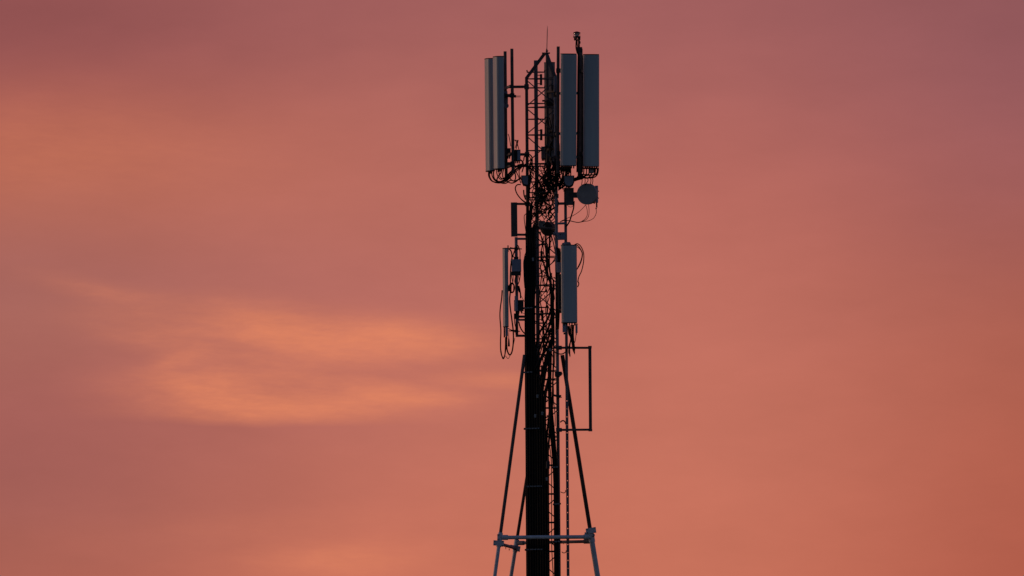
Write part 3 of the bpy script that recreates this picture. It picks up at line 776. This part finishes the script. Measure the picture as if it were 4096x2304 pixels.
cable([Q(3, 1800, 290, -.81), Q(3, 1860, 312, -.81), Q(3, 1915, 365, -.81), Q(3, 1940, 440, -.81), Q(3, 1915, 560, -.81), Q(3, 1850, 700, -.78)], .009, 'innermost black cable looped over the right edge of the lower right antenna', G)
cable([Q(3, 1860, 920, -.85), Q(3, 1880, 975, -.85), Q(3, 1858, 1035, -.85)], .013, 'short cable bulge on the right edge of the lower right antenna', G)
G = 'loose cable tails under the lower right antenna'
for i, pts in enumerate(([(1690, 560), (1700, 700), (1735, 780), (1715, 930), (1715, 1060), (1722, 1128)], [(1740, 540), (1735, 700), (1745, 800), (1712, 900), (1700, 1020), (1715, 1090)],
                         [(1765, 540), (1760, 700), (1765, 800), (1780, 920), (1795, 1010), (1806, 1078)], [(1785, 540), (1780, 720), (1790, 850), (1800, 950), (1802, 1050)], [(1830, 720), (1815, 830), (1780, 900), (1765, 930)], [(1710, 560), (1720, 720), (1750, 830), (1770, 950), (1785, 1040)])):
    p = spline([Q(4, x, y, -.88 + .02 * i) for x, y in pts])
    rr = [.0155] * len(p)
    if i != 4:
        for j in range(5): rr[-1 - j] = .003 + .004 * j
    else: rr = [.008] * len(p)
    lab = ['loose black cable tail, lowest of those under the lower right antenna', 'loose black cable tail beside the lowest one', 'rightmost loose black cable tail with pointed end', 'loose black cable tail doubling the rightmost one', 'thin cable crossing the loose tails from the narrow box', 'loose black cable tail crossing between the two tail clusters'][i]
    tag(MB().ring_tube(p, rr, 6).build('cable', 'black'), lab, 'cable', G)
cable([Q(4, 1400, 1000, -.45), Q(4, 1460, 1045, -.5), Q(4, 1560, 1070, -.55), Q(4, 1640, 1030, -.6), Q(4, 1690, 930, -.7)], .014, 'black cable sagging under the loose tails back to the mast')

# big empty outrigger frame
of = thing('outrigger_frame', 'large empty dark rectangular outrigger frame at lower right', 'mounting frame', Q(5, 2092, 1290, -.55))
MB().beam(Q(5, 2092, 1292, -.55), Q(4, 2080, 925, -.55), .074, .074).build('pole', 'steel', of)
for k, x0, x1, y0, y1 in ((4, 1440, 2060, 955, 957), (5, 1550, 2075, 1266, 1262)):
    MB().beam(Q(k, x0, y0, -.46), Q(k, x1, y1, -.55), .052, .05).build('arm', 'steel', of)
    MB().box(Q(k, 1520, y0, -.42), .07, .07, .045).build('leg_clamp', 'steel', of)
MB().box(Q(5, 2090, 1270, -.55), .045, .045, .028).build('pole_clamp', 'steel', of)
MB().box(Q(4, 2081, 945, -.55), .043, .043, .03).build('pole_clamp', 'steel', of)

# collars on the right-hand leg
for lab, k, x, y, w, h, tl in (('dark bolted collar on the right mast leg beside the tripod leg top', 5, 1505, 250, .155, .10, 0), ('tilted strap clamp on the right mast leg below the bolted collar', 5, 1490, 655, .165, .045, -16)):
    c = thing('leg_collar', lab, 'clamp', Q(k, x, y, -.42))
    ax = Vector((math.cos(R(tl)), 0, math.sin(R(tl)))); az = Vector((-ax.z, 0, ax.x))
    MB().box(Q(k, x, y, -.42), w / 2, .065, h / 2, ax, Vector((0, 1, 0)), az, .012).build('band', 'dark', c)
    MB().tube(Q(k, x + 55, y + (5 if tl == 0 else 14), -.45), Q(k, x + 82, y + (-2 if tl == 0 else 24), -.45), .011, 6).build('bolt', 'dark', c)
    MB().box(Q(k, x + 45, y - 8, -.42), .035, .08, h * .35).build('lug', 'dark', c)

# ------------------------------------------------------------------ feeder cable bundles
EDGE = [(930, 922, 1035), (986, 922, 1095), (1060, 922, 1095), (1207, 900, 1095), (1335, 904, 1092), (1467, 906, 1150), (1550, 908, 1215), (1617, 911, 1288), (1714, 916, 1290), (1844, 921, 1350), (1984, 922, 1355), (2304, 933, 1365)]
def edge(py):
    if py <= EDGE[0][0]: return EDGE[0][1:]
    for (a, la1, ra), (b, lb1, rb1) in zip(EDGE[:-1], EDGE[1:]):
        if py <= b:
            f = (py - a) / (b - a); return la1 + (lb1 - la1) * f, ra + (rb1 - ra) * f
    return EDGE[-1][1:]
def zx(x, py, Y): return P(1900 + x / 4.5278, py, Y)
SP = 23.0
G1 = 'feeder cables packed in the broad bundle'
def faceY(x): return -.16 - .40 * max(0.0, min(1.0, (x - 920) / 560))
NS = 19
for j in range(NS):
    pys = [py for py in range(930, 2310, 46)] + [2330]
    path = []
    for py in pys:
        l, r_ = edge(py)
        x = l + 12 + SP * j
        if x <= r_ - 8:
            path.append((x, py))
    if not path: continue
    fx, fy = path[0]
    pre = []
    if j < 5:
        pre = [(1000 + 8 * j + rnd.uniform(-20, 20), 800 + j * 6), (955 + 14 * j, 860 + 4 * j), (935 + SP * j * .8, 905)]
        if j < 2: pre = [(1010 - 30 * j, 700), (960 + 10 * j, 790), (940 + 14 * j, 860)]
    elif j < 8:
        pre = [(1090 + 30 * (j - 5), 840 + 10 * j), (1050 + 20 * (j - 5), 910), (1035 + SP * (j - 5), 960)]
    elif j < 14:
        h = fy - 60 if j > 9 else fy - 50
        pre = [(1390 - 8 * (j - 8), fy - 170), (1330 - 6 * (j - 8) + 0 * h, fy - 120), (fx + (70 if j < 12 else 40), fy - 60)]
    else:
        pre = [(1350 + 10 * (j - 14), fy - 190), (1345 + 5 * (j - 14), fy - 120), (fx + 22, fy - 55)]
    pre = [(a, b) for a, b in pre if b < fy - 8]
    pts = [zx(x, py, faceY(x) - (.03 if j % 2 else 0)) for x, py in pre + path]
    last = pts[-1]
    cable(pts, .0245, 'thick black feeder cable packed in the broad bundle down the mast', G1, 'feeder_cable', sub=2, tail=[Vector((last.x + .04, last.y, .05))])
# second, deeper layer closes the gaps
G2 = 'feeder cables of the narrow right bundle'
for j, (xs) in enumerate(((((3, 1270, 60), (3, 1305, 700), (3, 1365, 1000), (4, 1385, 300), (4, 1390, 700), (5, 1335, 0), (5, 1335, 600), (6, 1365, 0), (6, 1412, 560), (7, 1436, 0), (7, 1444, 1449))),
                         (((3, 1310, 250), (3, 1315, 760), (3, 1385, 1000), (4, 1400, 300), (4, 1405, 800), (5, 1352, 100), (5, 1358, 600), (6, 1388, 0), (6, 1432, 560), (7, 1458, 0), (7, 1466, 1449))),
                         (((3, 1350, 100), (3, 1345, 600), (3, 1375, 960), (4, 1375, 250), (4, 1395, 600), (5, 1375, 100), (5, 1372, 650), (6, 1410, 0), (6, 1452, 560), (7, 1480, 0), (7, 1488, 1449))),
                         (((3, 1420, 900), (4, 1420, 200), (4, 1430, 700), (5, 1420, 0), (5, 1410, 400), (5, 1400, 900), (6, 1432, 0), (6, 1474, 560), (7, 1500, 0), (7, 1506, 1449))),
                         (((4, 1390, 950), (4, 1330, 1040), (4, 1330, 1250), (5, 1330, 300), (5, 1340, 800), (6, 1375, 100), (6, 1425, 600), (7, 1446, 0), (7, 1455, 1449))))):
    pts = [Q(k, x, y, -.46 - .035 * (j % 2)) for k, x, y in xs]
    cable(pts, .0185, 'black feeder cable in the narrow bundle beside the right mast leg', G2, 'feeder_cable', sub=4, tail=[Vector((pts[-1].x, pts[-1].y, .05))])
cable([Q(6, 1330, 60, -.3), Q(6, 1345, 250, -.3), Q(6, 1382, 560, -.3), Q(7, 1388, 0, -.3), Q(7, 1390, 900, -.3), Q(7, 1415, 1449, -.3), Q(7, 1430, 2300, -.3)], .0105, 'lone thin cable running down the gap between the two bundles', name='cable')
cable([Q(5, 1410, 300, -.3), Q(5, 1420, 700, -.3), Q(6, 1340, 120, -.3), Q(6, 1310, 330, -.3), Q(6, 1295, 420, -.3)], .0105, 'thin cable slanting into the gap above the bundle splice')
sp_ = MB().ring_tube([Q(6, 1330, 470, -.5), Q(6, 1328, 545, -.5), Q(6, 1322, 580, -.5), Q(6, 1318, 700, -.5)], [.014, .016, .045, .045], 10).build('cable_splice', 'dark')
tag(sp_, 'bulky black cable splice at the right edge of the broad bundle', 'cable splice')
cable([Q(6, 1335, 60, -.45), Q(6, 1345, 200, -.45), Q(6, 1332, 330, -.48), Q(6, 1329, 480, -.5)], .012, 'thin cable dropping into the bulky splice')
# cable clamps
def clampbar(label, k, x0, x1, y, Yc, seg):
    c = thing('cable_clamp', label, 'clamp', Q(k, (x0 + x1) / 2, y, Yc))
    n = max(2, round((x1 - x0) / seg)); s_ = (x1 - x0) / n
    MB().beam(Q(k, x0 - 18, y + 4, Yc + .045), Q(k, x1 + 22, y - 6, Yc + .045), .040, .03).build('clamp_bar', 'dark', c)
    mb = MB()
    for i in range(n):
        q = Q(k, x0 + s_ * (i + .5), y + 4 - 10 * (i + .5) / n, Yc)
        mb.box(q, s_ / ZP / 2 * .82, .022, .015, ch=.004)
    mb.build('clamp_blocks', 'clamp', c)
    MB().lathe([(.02, -.03), (.026, 0), (.02, .03)], Q(k, x0 - 8, y + 8, Yc), (0, 1, 0), 8).build('clamp_bolt', 'dark', c)
W_ = ['topmost', 'second from the top', 'third from the top', 'fourth from the top', 'lowest']
for i, (k, x0, x1, y) in enumerate(((4, 885, 1045, 234), (5, 875, 1045, 222), (5, 905, 1240, 1240), (6, 925, 1310, 1020), (7, 925, 1310, 968))):
    clampbar('pale segmented clamp across the broad cable bundle, ' + W_[i], k, x0, x1, y, faceY((x0 + x1) / 2) - .09, 60)
for i, (k, x0, x1, y) in enumerate(((6, 1405, 1510, 672), (6, 1435, 1535, 1340), (7, 1430, 1550, 825))):
    clampbar('pale clamp on the narrow right cable bundle, ' + ['highest of three', 'middle of three', 'level with the pipe ring'][i], k, x0, x1, y, -.58, 90)
# tags
for lab, k, x, y, Y in (('small grey tag on the broad bundle beside the blue-grey radio', 3, 1050, 530, -.36), ('small grey tag on the broad bundle, upper of the three near the outrigger', 5, 1130, 655, -.42), ('small grey tag at the right edge of the broad bundle near the outrigger', 5, 1218, 965, -.46), ('small faint tag left of the other near the outrigger bottom', 5, 1088, 1010, -.42), ('faint grey tag low at the right edge of the broad bundle', 6, 1300, 885, -.60)):
    q = Q(k, x, y, Y - .02)
    mb = MB().box(q, .024, .004, .040, ch=.002); mb.ring_tube([q + Vector((-.03, .01, .02)), q + Vector((0, -.004, .022)), q + Vector((.03, .01, .02))], .004, 6)
    tag(mb.build('cable_tag', 'tag'), lab, 'tag')
tag(MB().box(Q(4, 1360, 990, -.5), .03, .012, .035, Vector((.9, 0, .43)), Vector((0, 1, 0)), Vector((-.43, 0, .9))).build('cable_tag', 'tag'), 'pale tilted tag on the cable bend inside the mast', 'tag')

# ------------------------------------------------------------------ jumper cables: loops below the upper antennas
G = 'jumper cables looping under the upper left antennas'
L_ = 'black jumper cable looping under the two upper left antennas'
loops = [
    [(248, 205), (250, 290), (300, 375), (390, 405), (500, 390), (600, 310), (690, 210), (760, 150), (850, 90)],
    [(300, 205), (312, 290), (360, 370), (450, 400), (560, 370), (650, 280), (730, 190), (870, 95)],
    [(262, 205), (268, 300), (320, 385), (420, 418), (540, 400), (630, 330), (720, 230), (840, 130), (930, 60)],
    [(345, 165), (335, 260), (355, 340), (430, 390), (520, 360), (600, 260), (680, 180)],
    [(390, 165), (395, 240), (430, 320), (480, 350), (560, 300), (660, 200), (760, 120), (860, 70)],
    [(440, 160), (435, 230), (450, 300), (500, 340), (570, 310), (640, 230), (700, 120)],
    [(490, 165), (470, 230), (420, 300), (400, 370), (470, 415), (560, 420), (640, 370), (720, 380), (800, 345)],
    [(520, 165), (500, 260), (520, 340), (600, 400), (680, 415), (760, 370), (830, 310)],
    [(560, 200), (550, 300), (590, 390), (660, 420), (730, 400), (800, 350), (870, 330)],
    [(600, 250), (640, 340), (700, 380), (735, 330), (725, 240), (700, 150)],
    [(640, 300), (660, 210), (720, 180), (770, 260), (800, 330), (830, 420)],
    [(860, 10), (850, 120), (800, 190), (810, 300), (850, 380), (880, 470)],
    [(800, 0), (850, 20), (880, 80), (930, 100), (1010, 160), (1050, 260)],
    [(770, 90), (850, 75), (900, 90), (960, 130), (1040, 200)],
]
for i, l in enumerate(loops):
    cable([Q(2, x, y, -.35 + .35 * (n / (len(l) - 1)) + .02 * (i % 3)) for n, (x, y) in enumerate(l)], .0125 if i % 3 else .0155, L_, G)
for x0, y0, x1, y1, x2, y2 in ((600, 705, 620, 770, 648, 930), (715, 812, 752, 860, 728, 960), (718, 815, 775, 840, 742, 985), (785, 820, 760, 905, 745, 980), (782, 815, 762, 850, 795, 985)):
    cable([Q(1, x0, y0, -.3), Q(1, x1, y1, -.3), Q(1, x2, y2, -.3)], .009, 'short thin cable arched over the small radios on the bare left poles', 'cables over the radios of the upper left mount')
cable([Q(1, 820, 1170, -.3), Q(1, 865, 1210, -.3), Q(1, 880, 1290, -.3), Q(1, 850, 1400, -.3)], .014, 'black cable bending down right of the pale-sided radio')
for l in ([(880, 1200), (890, 1120), (930, 1080), (985, 1075), (1030, 1120), (1040, 1220), (1030, 1400)], [(885, 1180), (900, 1110), (960, 1075), (1010, 1100), (1030, 1160), (990, 1300)], [(960, 1090), (1000, 1140), (1010, 1200), (980, 1300), (1000, 1440)]):
    cable([Q(1, x, y, -.15) for x, y in l], .011, 'black cable arched around the left mast leg above the domed unit', 'cables arched round the left mast leg')
cable([Q(2, 830, 445, -.2), Q(2, 765, 450, -.2), Q(2, 730, 510, -.2), Q(2, 755, 600, -.2), Q(2, 810, 680, -.2), Q(2, 880, 750, -.2), Q(2, 940, 790, -.2)], .014, 'black cable loop standing out left of the mast below the domed unit')
cable([Q(2, 770, 620, -.22), Q(2, 820, 690, -.22), Q(2, 870, 730, -.22), Q(2, 930, 770, -.22)], .008, 'thin cable doubling the lower end of the standing-out loop')
cable([Q(2, 960, 965, -.2), Q(2, 910, 985, -.2), Q(2, 890, 1040, -.2), Q(2, 905, 1180, -.2), Q(2, 920, 1290, -.2)], .009, 'thin black cable bowing left beside the broad flat bar')
cable([Q(2, 880, 540, -.2), Q(2, 890, 640, -.2), Q(2, 920, 720, -.2)], .016, 'short black cable on the left leg under the domed unit')
G = 'jumper cables looping under the upper right antennas'
L_ = 'black jumper cable hanging under the two upper right antennas'
for i in range(16):
    x0 = (1560 + 19 * i) if i < 10 else (1970 + 48 * (i - 10))
    far = i >= 10
    x1 = x0 + rnd.uniform(-12, 8); dp = rnd.uniform(250, 330) if far else rnd.uniform(210, 300)
    if far: pts = [(x0, 135), (x0 + 2, 200), (x1 - 8, 260), (x1 - 60, dp), (x1 - 170, dp + rnd.uniform(0, 40)), (1800 - rnd.uniform(0, 160), dp + rnd.uniform(30, 120)), (1560 + rnd.uniform(-60, 60), rnd.uniform(420, 600))]
    else: pts = [(x0, 120), (x0 + 2, 180), (x1, dp), (x1 - rnd.uniform(20, 80), dp + rnd.uniform(40, 110)), (1500 + rnd.uniform(-60, 90), dp + rnd.uniform(150, 300))]
    cable([Q(2, x, y, -1.0 + .55 * (n / (len(pts) - 1))) for n, (x, y) in enumerate(pts)], .0155, L_, G)
for l in ([(2235, 135), (2232, 190), (2215, 260), (2165, 310), (2080, 325), (1990, 315), (1920, 290)], [(2180, 135), (2180, 200), (2165, 270), (2110, 310), (2020, 330), (1940, 305), (1880, 260)]):
    cable([Q(2, x, y, -.9) for x, y in l], .015, 'thick jumper cable curving left from the outer right antenna', 'thick jumpers of the outer right antenna')
for x0, x1 in ((1935, 1930), (1990, 1985), (2040, 1990), (2095, 2085), (2130, 2118)):
    cable([Q(2, x0, 330, -.85), Q(2, x0 + 5, 380, -.82), Q(2, x1, 450, -.78)], .0095, 'thin cable dropping to the dish from the right antennas', 'cables dropping to the dish')
rec = thing('radio_unit', 'dark cylinder unit tucked under the outer right antenna', 'radio unit', Q(2, 2100, 240, -.9))
MB().lathe([(.05, 0), (.065, .02), (.065, .12), (.05, .14)], Q(2, 2105, 240, -.9), (0, 0, 1), 16).build('housing', 'dish', rec)
MB().beam(Q(2, 2105, 150, -.9), Q(2, 1960, 150, -.6), .04).build('bracket', 'dark', rec)

# tangle inside the mast between the upper antennas and the feeder bundles
G = 'tangled cables inside the mast below the upper antennas'
L_ = 'thin black cable tangled inside the lattice mast below the upper antennas'
for i in range(34):
    x = rnd.uniform(1010, 1480); y = rnd.uniform(40, 420)
    pts = []
    for n in range(5):
        pts.append(Q(2, x, y, rnd.uniform(-.30, .25)))
        x += rnd.uniform(-150, 150) + (1240 - x) * .25; y += rnd.uniform(60, 230)
        x = min(1500, max(990, x))
    cable(pts, rnd.uniform(.007, .0125), L_, G)
for i in range(16):
    x = rnd.uniform(1020, 1480); y = rnd.uniform(480, 900); pts = []
    for n in range(5):
        pts.append(Q(2, x, y, rnd.uniform(-.32, .25)))
        x = min(1500, max(1010, x + rnd.uniform(-170, 170))); y += rnd.uniform(40, 170)
    cable(pts, rnd.uniform(.009, .015), L_, G)
for i in range(13):
    c0 = Q(2, rnd.uniform(1080, 1420), rnd.uniform(150, 700), 0)
    rx_, rz_ = rnd.uniform(.06, .14), rnd.uniform(.06, .16); ph = rnd.uniform(0, 6)
    pts = [c0 + Vector((rx_ * math.cos(ph + a * .5), .05 * math.sin(a + i), rz_ * math.sin(ph + a * .5))) for a in range(10)]
    cable(pts, .010, L_, G, sub=4)
G = 'cables massed on the right mast leg below the right antennas'
L_ = 'black cable massed along the right mast leg between the upper antennas and the dish'
for i in range(30):
    x = rnd.uniform(1270, 1590); y = rnd.uniform(10, 120); pts = []
    for n in range(5):
        pts.append(Q(2, x, y, rnd.uniform(-.62, -.40)))
        x = min(1600, max(1260, x + rnd.uniform(-70, 70))); y += rnd.uniform(60, 150)
    cable(pts, rnd.uniform(.012, .019), L_, G)
for i, xx in enumerate((1858, 1862, 1948)):
    cable([Q(0, xx + 14, 640, -.60), Q(0, xx + 8, 1000, -.60), Q(1, xx + 3, 300, -.60), Q(1, xx, 800, -.60), Q(1, xx - 8, 1400, -.60)], .020, 'thick cable strapped along the lamp pole between the two right antennas', 'cables strapped along the lamp pole')
G = 'cables behind the upper mast right of the ladder'
L_ = 'dark cable running behind the upper lattice mast beside the hidden rear antenna'
for i in range(12):
    x = rnd.uniform(1290, 1520); y = rnd.uniform(150, 900); pts = []
    for n in range(5):
        pts.append(Q(1, x, y, rnd.uniform(.35, .55)))
        x = min(1530, max(1280, x + rnd.uniform(-45, 45))); y += rnd.uniform(90, 190)
    cable(pts, rnd.uniform(.008, .014), L_, G)
for lab, k, x, y, w, h in (('small dark box on the right mast leg behind the top of the right antennas', 0, 1400, 1220, 42, 85), ('dark bracket block on the right leg below the small box near the mast top', 0, 1475, 1332, 100, 40), ('dark box on the right mast leg at half height of the right antennas', 1, 1490, 640, 70, 160), ('dark box on the right mast leg just under the grey radios', 1, 1480, 1200, 90, 150)):
    q = Q(k, x, y, -.50)
    mb = MB().box(q, w / ZP / 2, .05, h / ZP / 2, ch=.006); mb.box(q + Vector((0, -.055, 0)), w / ZP / 2 * .8, .006, h / ZP / 2 * .8, ch=.002); mb.tube(q + Vector((0, 0, -h / ZP / 2 - .04)), q + Vector((0, 0, -h / ZP / 2 + .01)), .012, 8)
    tag(mb.build('mast_box', 'dark'), lab, 'box')
mbk = thing('splice_bundle', 'dark knot of connectors where the tangled cables meet inside the mast', 'connectors', Q(2, 1205, 720, 0))
for x, y in ((1160, 570), (1195, 610), (1215, 680), (1180, 720), (1235, 560), (1205, 745), (1140, 590)):
    MB().ring_tube([Q(2, x - rnd.uniform(-20, 30), y - 45, -.1), Q(2, x, y, -.1), Q(2, x + rnd.uniform(-30, 30), y + 50, -.1)], [.018, .028, .016], 8).build('connector', 'dark', mbk)
G = 'cables running down the inside of the mast'
L_ = 'thin black cable running down inside the lattice above the outrigger'
DR = [[(3, 1180, 30), (3, 1220, 250), (3, 1200, 420), (3, 1250, 640), (3, 1300, 830)], [(3, 1360, 60), (3, 1365, 250), (3, 1345, 450), (3, 1340, 700), (3, 1380, 900), (3, 1400, 1100)],
      [(3, 1150, 20), (3, 1230, 180), (3, 1275, 330), (3, 1310, 560), (3, 1320, 830)], [(3, 1400, 290), (3, 1360, 330), (3, 1335, 500), (3, 1350, 680), (3, 1400, 860), (3, 1450, 930)],
      [(3, 1240, 560), (3, 1290, 740), (3, 1320, 860), (3, 1300, 950), (3, 1240, 1050), (3, 1180, 1150), (3, 1150, 1260)], [(3, 1290, 860), (3, 1240, 880), (3, 1228, 950), (3, 1260, 1010), (3, 1340, 1020), (3, 1420, 1050)],
      [(3, 1300, 100), (3, 1305, 400), (3, 1300, 700), (3, 1302, 1000), (3, 1302, 1400), (4, 1296, 400), (4, 1300, 860)], [(3, 1200, 1150), (3, 1180, 1300), (4, 1185, 150), (4, 1220, 330), (4, 1230, 500), (4, 1255, 750), (4, 1245, 900), (4, 1225, 1100), (4, 1240, 1280)],
      [(3, 1260, 1180), (3, 1290, 1330), (4, 1320, 200), (4, 1370, 330), (4, 1385, 600)], [(3, 1410, 1050), (3, 1440, 1230), (4, 1430, 100), (4, 1415, 260), (4, 1412, 600), (4, 1430, 800)],
      [(3, 1465, 400), (3, 1490, 700), (3, 1490, 900), (3, 1460, 1010), (3, 1540, 1100)], [(3, 1530, 330), (3, 1500, 400), (3, 1540, 560)],
      [(4, 1100, 930), (4, 1160, 965), (4, 1230, 940), (4, 1300, 870), (4, 1400, 835), (4, 1430, 880)], [(4, 1090, 905), (4, 1170, 935), (4, 1250, 905), (4, 1310, 870)],
      [(4, 1250, 1080), (4, 1330, 1150), (5, 1340, 60), (5, 1330, 250), (5, 1300, 400), (5, 1240, 620)], [(5, 1160, 330), (5, 1220, 500), (5, 1280, 640), (5, 1350, 720)],
      [(5, 1450, 330), (5, 1390, 420), (5, 1340, 480)], [(4, 1450, 1000), (4, 1440, 1250), (5, 1425, 150), (5, 1400, 400), (5, 1420, 700), (5, 1450, 1000), (5, 1452, 1200)]]
for i in range(12):
    x = rnd.uniform(1170, 1440); y = rnd.uniform(0, 900); l = []
    for n in range(5):
        l.append((3, x, y)); x = min(1460, max(1160, x + rnd.uniform(-80, 80))); y += rnd.uniform(110, 260)
    DR.append(l)
for i in range(8):
    x = rnd.uniform(1180, 1440); y = rnd.uniform(150, 700); l = []
    for n in range(5):
        l.append((4, x, y)); x = min(1460, max(1160, x + rnd.uniform(-80, 80))); y += rnd.uniform(90, 200)
    DR.append(l)
for l in DR:
    cable([Q(k, x, y, -.12 - .03 * (n % 3)) for n, (k, x, y) in enumerate(l)], rnd.uniform(.008, .0135), L_, G)
for l in ([(4, 1420, 890), (4, 1340, 935), (4, 1260, 1010), (4, 1210, 1130), (4, 1150, 1290), (5, 1115, 200)], [(4, 1410, 915), (4, 1330, 960), (4, 1250, 1060), (4, 1190, 1200), (5, 1150, 30), (5, 1140, 300)], [(4, 1260, 890), (4, 1245, 1000), (4, 1190, 1140), (4, 1130, 1260), (5, 1100, 150)], [(5, 1165, 330), (5, 1195, 480), (5, 1215, 620), (5, 1232, 740)]):
    cable([Q(k, x, y, -.40) for k, x, y in l], .019, 'thick black cable swooping left across the lattice into the broad bundle', 'thick cables swooping into the bundle')
for lab, k, x, y in (('small dark connector clip on the right leg beside the lower right antenna', 3, 1445, 870), ('small dark connector on the lattice above the lower clamp', 4, 1285, 500), ('small dark connector on the lattice level with the loose tails', 4, 1285, 800)):
    q = Q(k, x, y, -.3); ax = Vector((.87, 0, -.5))
    tag(MB().beam(q - ax * .035, q + ax * .035, .028).build('cable_clip', 'dark'), lab, 'clip')
